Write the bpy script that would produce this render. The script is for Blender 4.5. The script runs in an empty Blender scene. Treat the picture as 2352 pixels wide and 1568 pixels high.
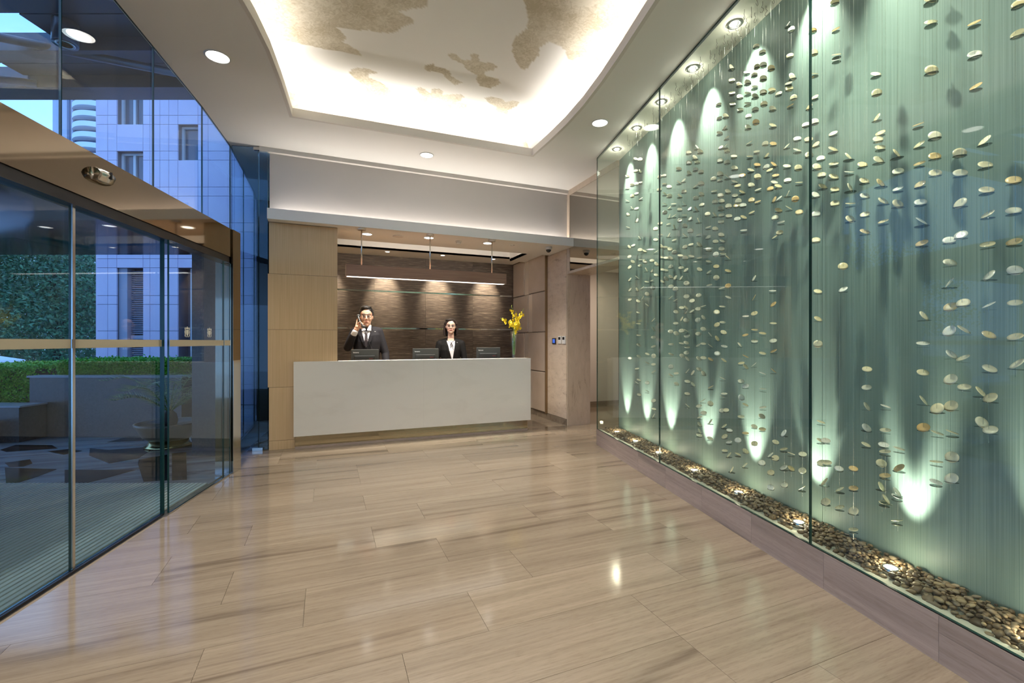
import bpy, bmesh, math, random
import numpy as np
from mathutils import Vector, Matrix
random.seed(11)
S = bpy.context.scene
COL = S.collection
pi = math.pi

# ------------------------------------------------------------------ camera, sky, exposure
FPX, CAMH, YAW = 1040.0, 1.25, math.radians(22.28)
SA, CA = math.sin(YAW), math.cos(YAW)
cam = bpy.data.cameras.new('camera')
cam.sensor_width = 36.0
cam.lens = 36.0 * FPX / 2352.0
cam.clip_start, cam.clip_end = 0.05, 600
camo = bpy.data.objects.new('camera', cam)
COL.objects.link(camo)
camo.location = (0, 0, CAMH)
camo.rotation_euler = (pi / 2, 0, -YAW)
S.camera = camo
S.view_settings.view_transform = 'Standard'
S.view_settings.look = 'None'
S.view_settings.gamma = 1
S.view_settings.exposure = 0.0
S.view_settings.use_curve_mapping = False
S.cycles.max_bounces = 10
S.cycles.transparent_max_bounces = 24
S.cycles.caustics_reflective = False
S.cycles.caustics_refractive = False
S.cycles.sample_clamp_indirect = 6.0

world = bpy.data.worlds.new('dusk_sky')
S.world = world
world.use_nodes = True
wn = world.node_tree
wn.nodes.clear()
wo = wn.nodes.new('ShaderNodeOutputWorld')
wb = wn.nodes.new('ShaderNodeBackground')
wt = wn.nodes.new('ShaderNodeTexCoord')
wz = wn.nodes.new('ShaderNodeTexNoise')
wz.inputs['Scale'].default_value = 3.0
wz.inputs['Detail'].default_value = 5.0
wr = wn.nodes.new('ShaderNodeValToRGB')
wr.color_ramp.elements[0].position = 0.35
wr.color_ramp.elements[0].color = (0.22, 0.49, 1.0, 1)
wr.color_ramp.elements[1].position = 0.7
wr.color_ramp.elements[1].color = (0.40, 0.66, 1.0, 1)
wn.links.new(wt.outputs['Generated'], wz.inputs['Vector'])
wn.links.new(wz.outputs['Fac'], wr.inputs['Fac'])
wn.links.new(wr.outputs['Color'], wb.inputs['Color'])
wb.inputs['Strength'].default_value = 2.2
wn.links.new(wb.outputs['Background'], wo.inputs['Surface'])

# ------------------------------------------------------------------ frames of the place
# main grid: X along the desk, Y towards it.  The glass walls run skewed to it (axes n, u).
GA = math.radians(12.68)
UX, UY = math.sin(GA), math.cos(GA)
NX, NY = math.cos(GA), -math.sin(GA)
def G(n, u, z=0.0):
    return Vector((n * NX + u * UX, n * NY + u * UY, z))
def W(lat, dep, z=0.0):            # metres to the right of / ahead of the viewpoint
    return Vector((dep * SA + lat * CA, dep * CA - lat * SA, z))
def nu(x, y):
    return (x * NX + y * NY, x * UX + y * UY)
def ray(px, py):
    a, b = (px - 1176.0) / FPX, (784.0 - py) / FPX
    return Vector((SA + a * CA, CA - a * SA, b))
def at_z(px, py, z):
    d = ray(px, py); t = (z - CAMH) / d.z
    return Vector((d.x * t, d.y * t, z))
def at_n(px, py, n):
    d = ray(px, py); t = n / (d.x * NX + d.y * NY)
    return Vector((d.x * t, d.y * t, CAMH + d.z * t))
def at_y(px, py, y):
    d = ray(px, py); t = y / d.y
    return Vector((d.x * t, y, CAMH + d.z * t))
def at_dep(px, py, dep):
    d = ray(px, py)
    return Vector((d.x * dep, d.y * dep, CAMH + d.z * dep))

# ------------------------------------------------------------------ materials
MATS = {}
def newmat(name):
    m = bpy.data.materials.new(name); m.use_nodes = True
    MATS[name] = m
    nt = m.node_tree
    return m, nt, nt.nodes['Principled BSDF']
def lin(c):
    return tuple(((x / 255.0) / 12.92 if x / 255.0 <= 0.04045 else ((x / 255.0 + 0.055) / 1.055) ** 2.4) for x in c) + (1,)
def plain(name, rgb, rough=0.5, metal=0.0, spec=0.5, emit=None, es=0.0, coat=0.0):
    m, nt, p = newmat(name)
    p.inputs['Base Color'].default_value = tuple(rgb) + (1,) if len(rgb) == 3 else rgb
    p.inputs['Roughness'].default_value = rough
    p.inputs['Metallic'].default_value = metal
    p.inputs['Specular IOR Level'].default_value = spec
    p.inputs['Coat Weight'].default_value = coat
    if emit:
        p.inputs['Emission Color'].default_value = tuple(emit) + (1,)
        p.inputs['Emission Strength'].default_value = es
    return m
def noisy(name, stops, scale=(1, 1, 1), nscale=5.0, detail=6.0, rough=0.5, metal=0.0, spec=0.5,
          bump=0.0, coords='Object', dist=0.0, rnd=0.0, nrough=0.6, bdist=0.01, aniso=0.0):
    m, nt, p = newmat(name)
    L = nt.links
    tc = nt.nodes.new('ShaderNodeTexCoord')
    mp = nt.nodes.new('ShaderNodeMapping')
    mp.inputs['Scale'].default_value = scale
    L.new(tc.outputs[coords], mp.inputs['Vector'])
    if rnd:
        oi = nt.nodes.new('ShaderNodeObjectInfo')
        mu = nt.nodes.new('ShaderNodeMath'); mu.operation = 'MULTIPLY'; mu.inputs[1].default_value = rnd
        cb = nt.nodes.new('ShaderNodeCombineXYZ')
        L.new(oi.outputs['Random'], mu.inputs[0])
        L.new(mu.outputs[0], cb.inputs[0]); L.new(mu.outputs[0], cb.inputs[1]); L.new(mu.outputs[0], cb.inputs[2])
        L.new(cb.outputs[0], mp.inputs['Location'])
    nz = nt.nodes.new('ShaderNodeTexNoise')
    nz.inputs['Scale'].default_value = nscale
    nz.inputs['Detail'].default_value = detail
    nz.inputs['Roughness'].default_value = nrough
    nz.inputs['Distortion'].default_value = dist
    L.new(mp.outputs[0], nz.inputs['Vector'])
    cr = nt.nodes.new('ShaderNodeValToRGB')
    els = cr.color_ramp.elements
    els[0].position, els[0].color = stops[0][0], tuple(stops[0][1]) + (1,)
    els[1].position, els[1].color = stops[-1][0], tuple(stops[-1][1]) + (1,)
    for pos, c in stops[1:-1]:
        e = els.new(pos); e.color = tuple(c) + (1,)
    L.new(nz.outputs['Fac'], cr.inputs['Fac'])
    L.new(cr.outputs['Color'], p.inputs['Base Color'])
    p.inputs['Roughness'].default_value = rough
    p.inputs['Metallic'].default_value = metal
    p.inputs['Specular IOR Level'].default_value = spec
    if bump:
        b = nt.nodes.new('ShaderNodeBump')
        b.inputs['Strength'].default_value = bump
        b.inputs['Distance'].default_value = bdist
        L.new(nz.outputs['Fac'], b.inputs['Height'])
        L.new(b.outputs['Normal'], p.inputs['Normal'])
    return m
def glassmat(name, tint, f0=0.05, rough=0.0, refl=(1, 1, 1)):
    m = bpy.data.materials.new(name); m.use_nodes = True
    MATS[name] = m
    nt = m.node_tree; nt.nodes.clear(); L = nt.links
    o = nt.nodes.new('ShaderNodeOutputMaterial')
    mx = nt.nodes.new('ShaderNodeMixShader')
    tr = nt.nodes.new('ShaderNodeBsdfTransparent'); tr.inputs['Color'].default_value = tuple(tint) + (1,)
    gl = nt.nodes.new('ShaderNodeBsdfGlossy'); gl.inputs['Roughness'].default_value = rough
    gl.inputs['Color'].default_value = tuple(refl) + (1,)
    lw = nt.nodes.new('ShaderNodeLayerWeight'); lw.inputs['Blend'].default_value = 0.5
    pw = nt.nodes.new('ShaderNodeMath'); pw.operation = 'POWER'; pw.inputs[1].default_value = 5.0
    ml = nt.nodes.new('ShaderNodeMath'); ml.operation = 'MULTIPLY_ADD'
    ml.inputs[1].default_value = 1 - f0; ml.inputs[2].default_value = f0
    L.new(lw.outputs['Facing'], pw.inputs[0]); L.new(pw.outputs[0], ml.inputs[0])
    L.new(ml.outputs[0], mx.inputs[0]); L.new(tr.outputs[0], mx.inputs[1]); L.new(gl.outputs[0], mx.inputs[2])
    L.new(mx.outputs[0], o.inputs['Surface'])
    return m
def emis(name, rgb, s):
    m = bpy.data.materials.new(name); m.use_nodes = True
    MATS[name] = m
    nt = m.node_tree; nt.nodes.clear()
    o = nt.nodes.new('ShaderNodeOutputMaterial'); e = nt.nodes.new('ShaderNodeEmission')
    e.inputs['Color'].default_value = tuple(rgb) + (1,); e.inputs['Strength'].default_value = s
    nt.links.new(e.outputs[0], o.inputs['Surface'])
    return m

# floor stone: long veins running along the slab
def floor_stone(name, light, mid, dark, rough, warp=0.0):
    m, nt, p = newmat(name); L = nt.links
    tc = nt.nodes.new('ShaderNodeTexCoord')
    oi = nt.nodes.new('ShaderNodeObjectInfo')
    cb = nt.nodes.new('ShaderNodeCombineXYZ')
    mu = nt.nodes.new('ShaderNodeMath'); mu.operation = 'MULTIPLY'; mu.inputs[1].default_value = 37.0
    L.new(oi.outputs['Random'], mu.inputs[0])
    L.new(mu.outputs[0], cb.inputs[0]); L.new(mu.outputs[0], cb.inputs[1]); L.new(mu.outputs[0], cb.inputs[2])
    def layer(scale, nscale, detail, dist=0.0):
        mp = nt.nodes.new('ShaderNodeMapping'); mp.inputs['Scale'].default_value = scale
        L.new(tc.outputs['Object'], mp.inputs['Vector']); L.new(cb.outputs[0], mp.inputs['Location'])
        nz = nt.nodes.new('ShaderNodeTexNoise'); nz.inputs['Scale'].default_value = nscale
        nz.inputs['Detail'].default_value = detail; nz.inputs['Distortion'].default_value = dist
        nz.inputs['Roughness'].default_value = 0.6
        L.new(mp.outputs[0], nz.inputs['Vector'])
        return nz
    big = layer((0.30, 5.0, 5.0), 1.6, 3.0, 0.35)
    fine = layer((0.8, 42.0, 42.0), 1.5, 6.0, 0.1)
    grain = layer((14.0, 130.0, 130.0), 1.3, 3.0)
    c1 = nt.nodes.new('ShaderNodeValToRGB')
    e = c1.color_ramp.elements
    e[0].position, e[0].color = 0.34, tuple(dark) + (1,)
    e[1].position, e[1].color = 0.62, tuple(light) + (1,)
    x = e.new(0.42); x.color = tuple(mid) + (1,)
    L.new(big.outputs['Fac'], c1.inputs['Fac'])
    c2 = nt.nodes.new('ShaderNodeValToRGB')
    e = c2.color_ramp.elements
    e[0].position, e[0].color = 0.30, (0.84, 0.82, 0.79, 1)
    e[1].position, e[1].color = 0.62, (1.04, 1.035, 1.03, 1)
    L.new(fine.outputs['Fac'], c2.inputs['Fac'])
    c3 = nt.nodes.new('ShaderNodeValToRGB')
    e = c3.color_ramp.elements
    e[0].position, e[0].color = 0.30, (0.86, 0.845, 0.82, 1)
    e[1].position, e[1].color = 0.50, (1, 1, 1, 1)
    L.new(grain.outputs['Fac'], c3.inputs['Fac'])
    m1 = nt.nodes.new('ShaderNodeMixRGB'); m1.blend_type = 'MULTIPLY'; m1.inputs[0].default_value = 1
    L.new(c1.outputs[0], m1.inputs[1]); L.new(c2.outputs[0], m1.inputs[2])
    m2 = nt.nodes.new('ShaderNodeMixRGB'); m2.blend_type = 'MULTIPLY'; m2.inputs[0].default_value = 1
    L.new(m1.outputs[0], m2.inputs[1]); L.new(c3.outputs[0], m2.inputs[2])
    hv = nt.nodes.new('ShaderNodeHueSaturation')
    mr = nt.nodes.new('ShaderNodeMapRange'); mr.inputs[3].default_value = 0.92; mr.inputs[4].default_value = 1.07
    L.new(oi.outputs['Random'], mr.inputs[0]); L.new(mr.outputs[0], hv.inputs['Value'])
    L.new(m2.outputs[0], hv.inputs['Color'])
    L.new(hv.outputs[0], p.inputs['Base Color'])
    p.inputs['Roughness'].default_value = rough
    p.inputs['Specular IOR Level'].default_value = 0.5
    return m

floor_stone('vein_stone', (0.258, 0.209, 0.158), (0.222, 0.178, 0.133), (0.150, 0.118, 0.088), 0.11)
floor_stone('plinth_stone', (0.43, 0.34, 0.29), (0.35, 0.275, 0.235), (0.24, 0.19, 0.165), 0.28)
plain('grout', (0.22, 0.18, 0.14), 0.7)
plain('ceiling_paint', (0.88, 0.85, 0.81), 0.75)
plain('lip_paint', (0.74, 0.69, 0.64), 0.7)
plain('wall_paint', (0.56, 0.52, 0.49), 0.7)
noisy('wood_veneer', [(0.35, (0.54, 0.375, 0.20)), (0.65, (0.62, 0.44, 0.25))], (55, 55, 0.7), 2.0, 4, 0.42, rnd=9.0)
noisy('pendant_wood', [(0.3, (0.20, 0.105, 0.065)), (0.7, (0.30, 0.17, 0.115))], (1.2, 40, 40), 2.0, 5, 0.45)
noisy('grasscloth', [(0.30, (0.035, 0.026, 0.021)), (0.46, (0.092, 0.068, 0.053)), (0.60, (0.15, 0.113, 0.086)), (0.74, (0.42, 0.33, 0.245))],
      (2.6, 2.6, 52), 2.2, 6, 0.5, bump=0.5, rnd=21.0, bdist=0.004)
noisy('stone_travertine', [(0.30, (0.33, 0.245, 0.18)), (0.42, (0.56, 0.45, 0.345)), (0.7, (0.66, 0.545, 0.43))],
      (2.2, 2.2, 5.0), 2.6, 9, 0.45, bump=0.1, dist=0.6, nrough=0.7)
noisy('stone_travertine_upright', [(0.30, (0.32, 0.235, 0.17)), (0.42, (0.52, 0.42, 0.32)), (0.7, (0.60, 0.49, 0.385))],
      (5.0, 5.0, 1.5), 2.6, 9, 0.45, bump=0.1, dist=0.5, nrough=0.7)
noisy('taupe_leather', [(0.3, (0.40, 0.32, 0.25)), (0.7, (0.46, 0.375, 0.30))], (1, 1, 1), 3.0, 4, 0.42, rnd=5.0)
plain('champagne_strip', (0.72, 0.63, 0.52), 0.35, 0.4)
plain('bronze_trim', (0.30, 0.21, 0.12), 0.3, 0.8)
noisy('white_marble', [(0.30, (0.69, 0.66, 0.60)), (0.5, (0.74, 0.715, 0.655)), (0.8, (0.75, 0.725, 0.67))], (1, 1, 2), 1.1, 8, 0.22, dist=1.4)
plain('bronze_mirror', (0.27, 0.215, 0.155), 0.05, 1.0)
plain('plinth_mirror', (0.42, 0.38, 0.28), 0.06, 1.0)
plain('mirror', (0.60, 0.56, 0.50), 0.02, 1.0)
plain('mirror_strip', (0.80, 0.85, 0.78), 0.08, 1.0)
plain('steel', (0.62, 0.60, 0.56), 0.22, 1.0)
plain('dark_metal', (0.03, 0.03, 0.035), 0.35, 0.6)
plain('dark_wall', (0.022, 0.018, 0.015), 0.6, spec=0.15)
plain('black_plastic', (0.018, 0.019, 0.019), 0.38)
plain('dark_plastic_back', (0.030, 0.032, 0.030), 0.45)
plain('white_plastic', (0.7, 0.69, 0.66), 0.4)
plain('white_print', (0.85, 0.85, 0.85), 0.5)
plain('red_print', (0.55, 0.02, 0.03), 0.5)
plain('blue_screen', (0.05, 0.12, 0.5), 0.2, emit=(0.08, 0.2, 0.9), es=0.5)
plain('frost_film', (0.46, 0.41, 0.31), 0.5)
plain('crest_film', (0.70, 0.68, 0.60), 0.5)
plain('glass_edge', (0.010, 0.05, 0.042), 0.15)
glassmat('vitrine_glass', (0.945, 0.985, 0.96), 0.018)
glassmat('facade_glass', (0.83, 0.93, 1.0), 0.024)
glassmat('vase_glass', (0.92, 0.95, 0.93), 0.08)
glassmat('clear_plate', (0.32, 0.36, 0.33), 0.10, 0.1)
glassmat('lens_glass', (0.9, 0.9, 0.9), 0.06)
glassmat('water', (0.88, 0.96, 0.90), 0.04)
emis('lamp_glow', (1.0, 0.96, 0.88), 9.0)
emis('ring_lens', (1.0, 0.97, 0.88), 1.6)
emis('lamp_glow_small', (1.0, 0.88, 0.70), 14.0)
emis('pendant_glow', (1.0, 0.96, 0.88), 3.2)
emis('uplight_glow', (1.0, 0.90, 0.70), 22.0)

# brushed sheet behind the hanging shells
def brushed():
    m, nt, p = newmat('brushed_sheet'); L = nt.links
    tc = nt.nodes.new('ShaderNodeTexCoord')
    mp = nt.nodes.new('ShaderNodeMapping'); mp.inputs['Scale'].default_value = (1, 230, 1.1)
    L.new(tc.outputs['Object'], mp.inputs['Vector'])
    nz = nt.nodes.new('ShaderNodeTexNoise'); nz.inputs['Scale'].default_value = 1.0; nz.inputs['Detail'].default_value = 5
    L.new(mp.outputs[0], nz.inputs['Vector'])
    cr = nt.nodes.new('ShaderNodeValToRGB'); e = cr.color_ramp.elements
    e[0].position, e[0].color = 0.3, (0.135, 0.195, 0.170, 1)
    e[1].position, e[1].color = 0.72, (0.228, 0.298, 0.260, 1)
    L.new(nz.outputs['Fac'], cr.inputs['Fac']); L.new(cr.outputs[0], p.inputs['Base Color'])
    p.inputs['Metallic'].default_value = 0.0
    p.inputs['Specular IOR Level'].default_value = 0.22
    p.inputs['Roughness'].default_value = 0.46
    b = nt.nodes.new('ShaderNodeBump'); b.inputs['Strength'].default_value = 0.18; b.inputs['Distance'].default_value = 0.003
    L.new(nz.outputs['Fac'], b.inputs['Height']); L.new(b.outputs[0], p.inputs['Normal'])
brushed()
noisy('vitrine_plaster', [(0.3, (0.74, 0.71, 0.60)), (0.7, (0.86, 0.83, 0.72))], (1, 1, 1), 3, 5, 0.6)
plain('pale_sand', (0.62, 0.60, 0.50), 0.8)
plain('wire', (0.16, 0.14, 0.11), 0.4, 0.5)
glassmat('nylon', (0.72, 0.78, 0.72), 0.25, 0.2)
def shellmat():
    m, nt, p = newmat('shell'); L = nt.links
    oi = nt.nodes.new('ShaderNodeObjectInfo')
    cr = nt.nodes.new('ShaderNodeValToRGB'); e = cr.color_ramp.elements
    e[0].position, e[0].color = 0.0, (0.72, 0.58, 0.32, 1)
    e[1].position, e[1].color = 1.0, (0.88, 0.85, 0.74, 1)
    for pos, c in ((0.10, (0.74, 0.46, 0.18, 1)), (0.22, (0.76, 0.63, 0.36, 1)), (0.6, (0.82, 0.73, 0.48, 1))):
        x = e.new(pos); x.color = c
    L.new(oi.outputs['Random'], cr.inputs['Fac'])
    tc = nt.nodes.new('ShaderNodeTexCoord')
    nz = nt.nodes.new('ShaderNodeTexNoise'); nz.inputs['Scale'].default_value = 1.6; nz.inputs['Detail'].default_value = 3
    L.new(tc.outputs['Object'], nz.inputs['Vector'])
    mr = nt.nodes.new('ShaderNodeMapRange'); mr.inputs[3].default_value = 0.82; mr.inputs[4].default_value = 1.12
    L.new(nz.outputs['Fac'], mr.inputs[0])
    hv = nt.nodes.new('ShaderNodeHueSaturation'); L.new(mr.outputs[0], hv.inputs['Value']); L.new(cr.outputs[0], hv.inputs['Color'])
    L.new(hv.outputs[0], p.inputs['Base Color'])
    p.inputs['Roughness'].default_value = 0.22
    p.inputs['Subsurface Weight'].default_value = 0.0
    p.inputs['Coat Weight'].default_value = 0.3
shellmat()
def pebmat(name, obj_random):
    m, nt, p = newmat(name); L = nt.links
    cr = nt.nodes.new('ShaderNodeValToRGB'); e = cr.color_ramp.elements
    e[0].position, e[0].color = 0.0, (0.05, 0.035, 0.022, 1)
    e[1].position, e[1].color = 1.0, (0.38, 0.27, 0.15, 1)
    for pos, c in ((0.25, (0.14, 0.09, 0.05, 1)), (0.5, (0.24, 0.155, 0.08, 1)), (0.75, (0.19, 0.145, 0.10, 1))):
        x = e.new(pos); x.color = c
    if obj_random:
        oi = nt.nodes.new('ShaderNodeObjectInfo'); L.new(oi.outputs['Random'], cr.inputs['Fac'])
    else:
        oi = nt.nodes.new('ShaderNodeNewGeometry'); L.new(oi.outputs['Random Per Island'], cr.inputs['Fac'])
    L.new(cr.outputs[0], p.inputs['Base Color'])
    p.inputs['Roughness'].default_value = 0.5
pebmat('pebble', True); pebmat('pebble_bed', False)
# vault: smooth paint with textured plaster clouds (a painted mask on the surface)
def vaultmat():
    m, nt, p = newmat('vault_plaster'); L = nt.links
    at = nt.nodes.new('ShaderNodeAttribute'); at.attribute_name = 'cloud'
    tc = nt.nodes.new('ShaderNodeTexCoord')
    nz = nt.nodes.new('ShaderNodeTexNoise'); nz.inputs['Scale'].default_value = 26; nz.inputs['Detail'].default_value = 8
    nz.inputs['Distortion'].default_value = 1.5
    n2 = nt.nodes.new('ShaderNodeTexNoise'); n2.inputs['Scale'].default_value = 3.5; n2.inputs['Detail'].default_value = 5
    L.new(tc.outputs['Object'], nz.inputs['Vector']); L.new(tc.outputs['Object'], n2.inputs['Vector'])
    ad = nt.nodes.new('ShaderNodeMath'); ad.operation = 'ADD'
    L.new(nz.outputs['Fac'], ad.inputs[0]); L.new(n2.outputs['Fac'], ad.inputs[1])
    cr = nt.nodes.new('ShaderNodeValToRGB'); e = cr.color_ramp.elements
    mr = nt.nodes.new('ShaderNodeMath'); mr.operation = 'MULTIPLY'; mr.inputs[1].default_value = 0.5
    L.new(ad.outputs[0], mr.inputs[0])
    e[0].position, e[0].color = 0.38, (0.44, 0.375, 0.265, 1)
    e[1].position, e[1].color = 0.60, (0.66, 0.60, 0.49, 1)
    L.new(mr.outputs[0], cr.inputs['Fac'])
    mx = nt.nodes.new('ShaderNodeMixRGB'); mx.inputs[1].default_value = (0.80, 0.775, 0.735, 1)
    L.new(at.outputs['Fac'], mx.inputs[0]); L.new(cr.outputs[0], mx.inputs[2])
    L.new(mx.outputs[0], p.inputs['Base Color'])
    p.inputs['Roughness'].default_value = 0.7
vaultmat()
# people
plain('skin', (0.62, 0.36, 0.25), 0.5)
plain('skin_fair', (0.74, 0.47, 0.36), 0.5)
plain('lips', (0.50, 0.16, 0.13), 0.4)
plain('lips_red', (0.58, 0.18, 0.15), 0.35)
plain('hair_black', (0.012, 0.010, 0.009), 0.4)
plain('hair_brown', (0.022, 0.013, 0.010), 0.35)
plain('suit_charcoal', (0.012, 0.011, 0.014), 0.8, spec=0.25)
plain('suit_black', (0.006, 0.0055, 0.0055), 0.8, spec=0.25)
plain('shirt_white', (0.74, 0.73, 0.76), 0.7)
plain('tie_dark', (0.025, 0.018, 0.022), 0.5)
plain('eye_white', (0.8, 0.78, 0.75), 0.3)
plain('shoe_black', (0.01, 0.01, 0.01), 0.25)
# plants
plain('petal_yellow', (0.90, 0.66, 0.01), 0.5)
plain('stem_green', (0.16, 0.36, 0.04), 0.5)
plain('bud_green', (0.45, 0.50, 0.08), 0.5)
def leafmat(name, a, b):
    m, nt, p = newmat(name); L = nt.links
    g = nt.nodes.new('ShaderNodeNewGeometry')
    cr = nt.nodes.new('ShaderNodeValToRGB'); e = cr.color_ramp.elements
    e[0].color = tuple(a) + (1,); e[1].color = tuple(b) + (1,)
    L.new(g.outputs['Random Per Island'], cr.inputs['Fac']); L.new(cr.outputs[0], p.inputs['Base Color'])
    p.inputs['Roughness'].default_value = 0.5
leafmat('leaf_tree', (0.03, 0.085, 0.045), (0.10, 0.24, 0.10))
leafmat('leaf_hedge', (0.07, 0.32, 0.02), (0.22, 0.66, 0.05))
leafmat('leaf_palm', (0.14, 0.22, 0.06), (0.30, 0.36, 0.12))
plain('bark', (0.05, 0.035, 0.025), 0.8)
# outdoors
noisy('cladding', [(0.3, (0.72, 0.58, 0.78)), (0.7, (0.84, 0.70, 0.86))], (1, 1, 0.5), 1.5, 6, 0.6, rnd=13.0)
plain('cladding_joint', (0.16, 0.14, 0.18), 0.8)
plain('louvre', (0.45, 0.42, 0.52), 0.5)
plain('window_frame_white', (0.66, 0.64, 0.68), 0.4)
plain('window_dark', (0.10, 0.13, 0.18), 0.06, 0.3)
noisy('dark_granite', [(0.3, (0.05, 0.045, 0.045)), (0.7, (0.085, 0.075, 0.072))], (1, 1, 1), 40, 4, 0.25)
plain('granite_cap', (0.36, 0.36, 0.40), 0.25)
floor_stone('outdoor_marble', (0.40, 0.40, 0.41), (0.27, 0.27, 0.29), (0.13, 0.13, 0.15), 0.14)
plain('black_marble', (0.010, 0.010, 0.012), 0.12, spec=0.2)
plain('mat_rib', (0.62, 0.60, 0.50), 0.9)
plain('mat_groove', (0.22, 0.21, 0.17), 0.9)
plain('canopy_panel', (0.012, 0.06, 0.11), 0.3, 0.0)
plain('canopy_steel', (0.05, 0.08, 0.12), 0.3, 0.4)
plain('soffit_gloss', (0.008, 0.010, 0.014), 0.08, spec=0.05)
plain('tower_white', (0.80, 0.82, 0.88), 0.6)
plain('tower_wall', (0.46, 0.48, 0.60), 0.6)
plain('tower_glass', (0.10, 0.15, 0.26), 0.1)
plain('pot_dark', (0.10, 0.09, 0.07), 0.3)
plain('pot_brass', (0.55, 0.42, 0.18), 0.2, 1.0)

# ------------------------------------------------------------------ mesh helpers
class MB:
    def __init__(s):
        s.v, s.f, s.mi, s.m = [], [], [], 0
    def mat(s, i):
        s.m = i; return s
    def add(s, vs, fs):
        o = len(s.v); s.v += [tuple(v) for v in vs]
        for f in fs:
            s.f.append(tuple(i + o for i in f)); s.mi.append(s.m)
        return s
    def hexa(s, p):      # 8 corners: bottom 4 ccw, top 4 ccw
        return s.add(p, [(3, 2, 1, 0), (4, 5, 6, 7), (0, 1, 5, 4), (1, 2, 6, 5), (2, 3, 7, 6), (3, 0, 4, 7)])
    def box(s, x0, x1, y0, y1, z0, z1):
        return s.hexa([(x0, y0, z0), (x1, y0, z0), (x1, y1, z0), (x0, y1, z0), (x0, y0, z1), (x1, y0, z1), (x1, y1, z1), (x0, y1, z1)])
    def gbox(s, n0, n1, u0, u1, z0, z1):
        q = [G(n0, u0), G(n1, u0), G(n1, u1), G(n0, u1)]
        return s.hexa([(a.x, a.y, z0) for a in q] + [(a.x, a.y, z1) for a in q])
    def wbox(s, l0, l1, d0, d1, z0, z1):
        q = [W(l0, d0), W(l1, d0), W(l1, d1), W(l0, d1)]
        return s.hexa([(a.x, a.y, z0) for a in q] + [(a.x, a.y, z1) for a in q])
    def cbox(s, x0, x1, y0, y1, z0, z1, b):     # box with chamfered edges on all 12 sides
        bm = bmesh.new()
        r = bmesh.ops.create_cube(bm, size=1)
        for v in bm.verts:
            v.co = Vector(((x0 + x1) / 2 + v.co.x * (x1 - x0), (y0 + y1) / 2 + v.co.y * (y1 - y0), (z0 + z1) / 2 + v.co.z * (z1 - z0)))
        bmesh.ops.bevel(bm, geom=list(bm.edges), offset=b, segments=2, affect='EDGES', profile=0.5)
        bm.verts.index_update()
        s.add([v.co[:] for v in bm.verts], [[v.index for v in f.verts] for f in bm.faces]); bm.free()
        return s
    def prism(s, pts, z0, z1):
        n = len(pts)
        a = sum(pts[i][0] * pts[(i + 1) % n][1] - pts[(i + 1) % n][0] * pts[i][1] for i in range(n))
        if a < 0: pts = pts[::-1]
        return s.add([(p[0], p[1], z0) for p in pts] + [(p[0], p[1], z1) for p in pts],
                     [tuple(range(n - 1, -1, -1)), tuple(range(n, 2 * n))] + [(i, (i + 1) % n, n + (i + 1) % n, n + i) for i in range(n)])
    def tube(s, path, r, seg=8, cap=True):
        P = [Vector(p) for p in path]; n = len(P)
        R = r if isinstance(r, (list, tuple)) else [r] * n
        vs = []; ref = None
        for i, p in enumerate(P):
            t = (P[min(i + 1, n - 1)] - P[max(i - 1, 0)]).normalized()
            if ref is None:
                ref = Vector((0, 0, 1)) if abs(t.z) < 0.9 else Vector((1, 0, 0))
            x = t.cross(ref)
            if x.length < 1e-5: x = t.orthogonal()
            x.normalize(); y = t.cross(x).normalized(); ref = y.cross(t) * -1 if False else ref
            for k in range(seg):
                a = 2 * pi * k / seg
                vs.append(p + x * math.cos(a) * R[i] + y * math.sin(a) * R[i])
        fs = [(i * seg + k, i * seg + (k + 1) % seg, (i + 1) * seg + (k + 1) % seg, (i + 1) * seg + k) for i in range(n - 1) for k in range(seg)]
        if cap:
            fs += [tuple(range(seg - 1, -1, -1)), tuple((n - 1) * seg + k for k in range(seg))]
        return s.add(vs, fs)
    def lathe(s, prof, c=(0, 0, 0), seg=24):   # prof: (r, z)
        vs = []; n = len(prof)
        for r, z in prof:
            for k in range(seg):
                a = 2 * pi * k / seg
                vs.append((c[0] + r * math.cos(a), c[1] + r * math.sin(a), c[2] + z))
        fs = [(i * seg + k, i * seg + (k + 1) % seg, (i + 1) * seg + (k + 1) % seg, (i + 1) * seg + k) for i in range(n - 1) for k in range(seg)]
        fs += [tuple(range(seg - 1, -1, -1)), tuple((n - 1) * seg + k for k in range(seg))]
        return s.add(vs, fs)
    def ell(s, c, r, rot=None, seg=16, rings=10):
        vs = []; c = Vector(c)
        for i in range(rings + 1):
            th = pi * i / rings
            for k in range(seg):
                a = 2 * pi * k / seg
                p = Vector((r[0] * math.sin(th) * math.cos(a), r[1] * math.sin(th) * math.sin(a), r[2] * math.cos(th)))
                if rot: p = rot @ p
                vs.append(c + p)
        fs = [(i * seg + k, (i + 1) * seg + k, (i + 1) * seg + (k + 1) % seg, i * seg + (k + 1) % seg) for i in range(rings) for k in range(seg)]
        return s.add(vs, fs)
    def caps(s, p0, r0, p1, r1, seg=14):
        p0, p1 = Vector(p0), Vector(p1); d = p1 - p0; L = d.length
        q = d.to_track_quat('Z', 'Y').to_matrix()
        prof = [(r0 * math.sin(t), -r0 * math.cos(t)) for t in [0.02 + i * (pi / 2 - 0.02) / 4 for i in range(5)]]
        prof += [(r1 * math.cos(t), L + r1 * math.sin(t)) for t in [i * (pi / 2 - 0.02) / 4 for i in range(5)]]
        t = MB().lathe(prof, seg=seg)
        return s.add([p0 + q @ Vector(v) for v in t.v], t.f)
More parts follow.
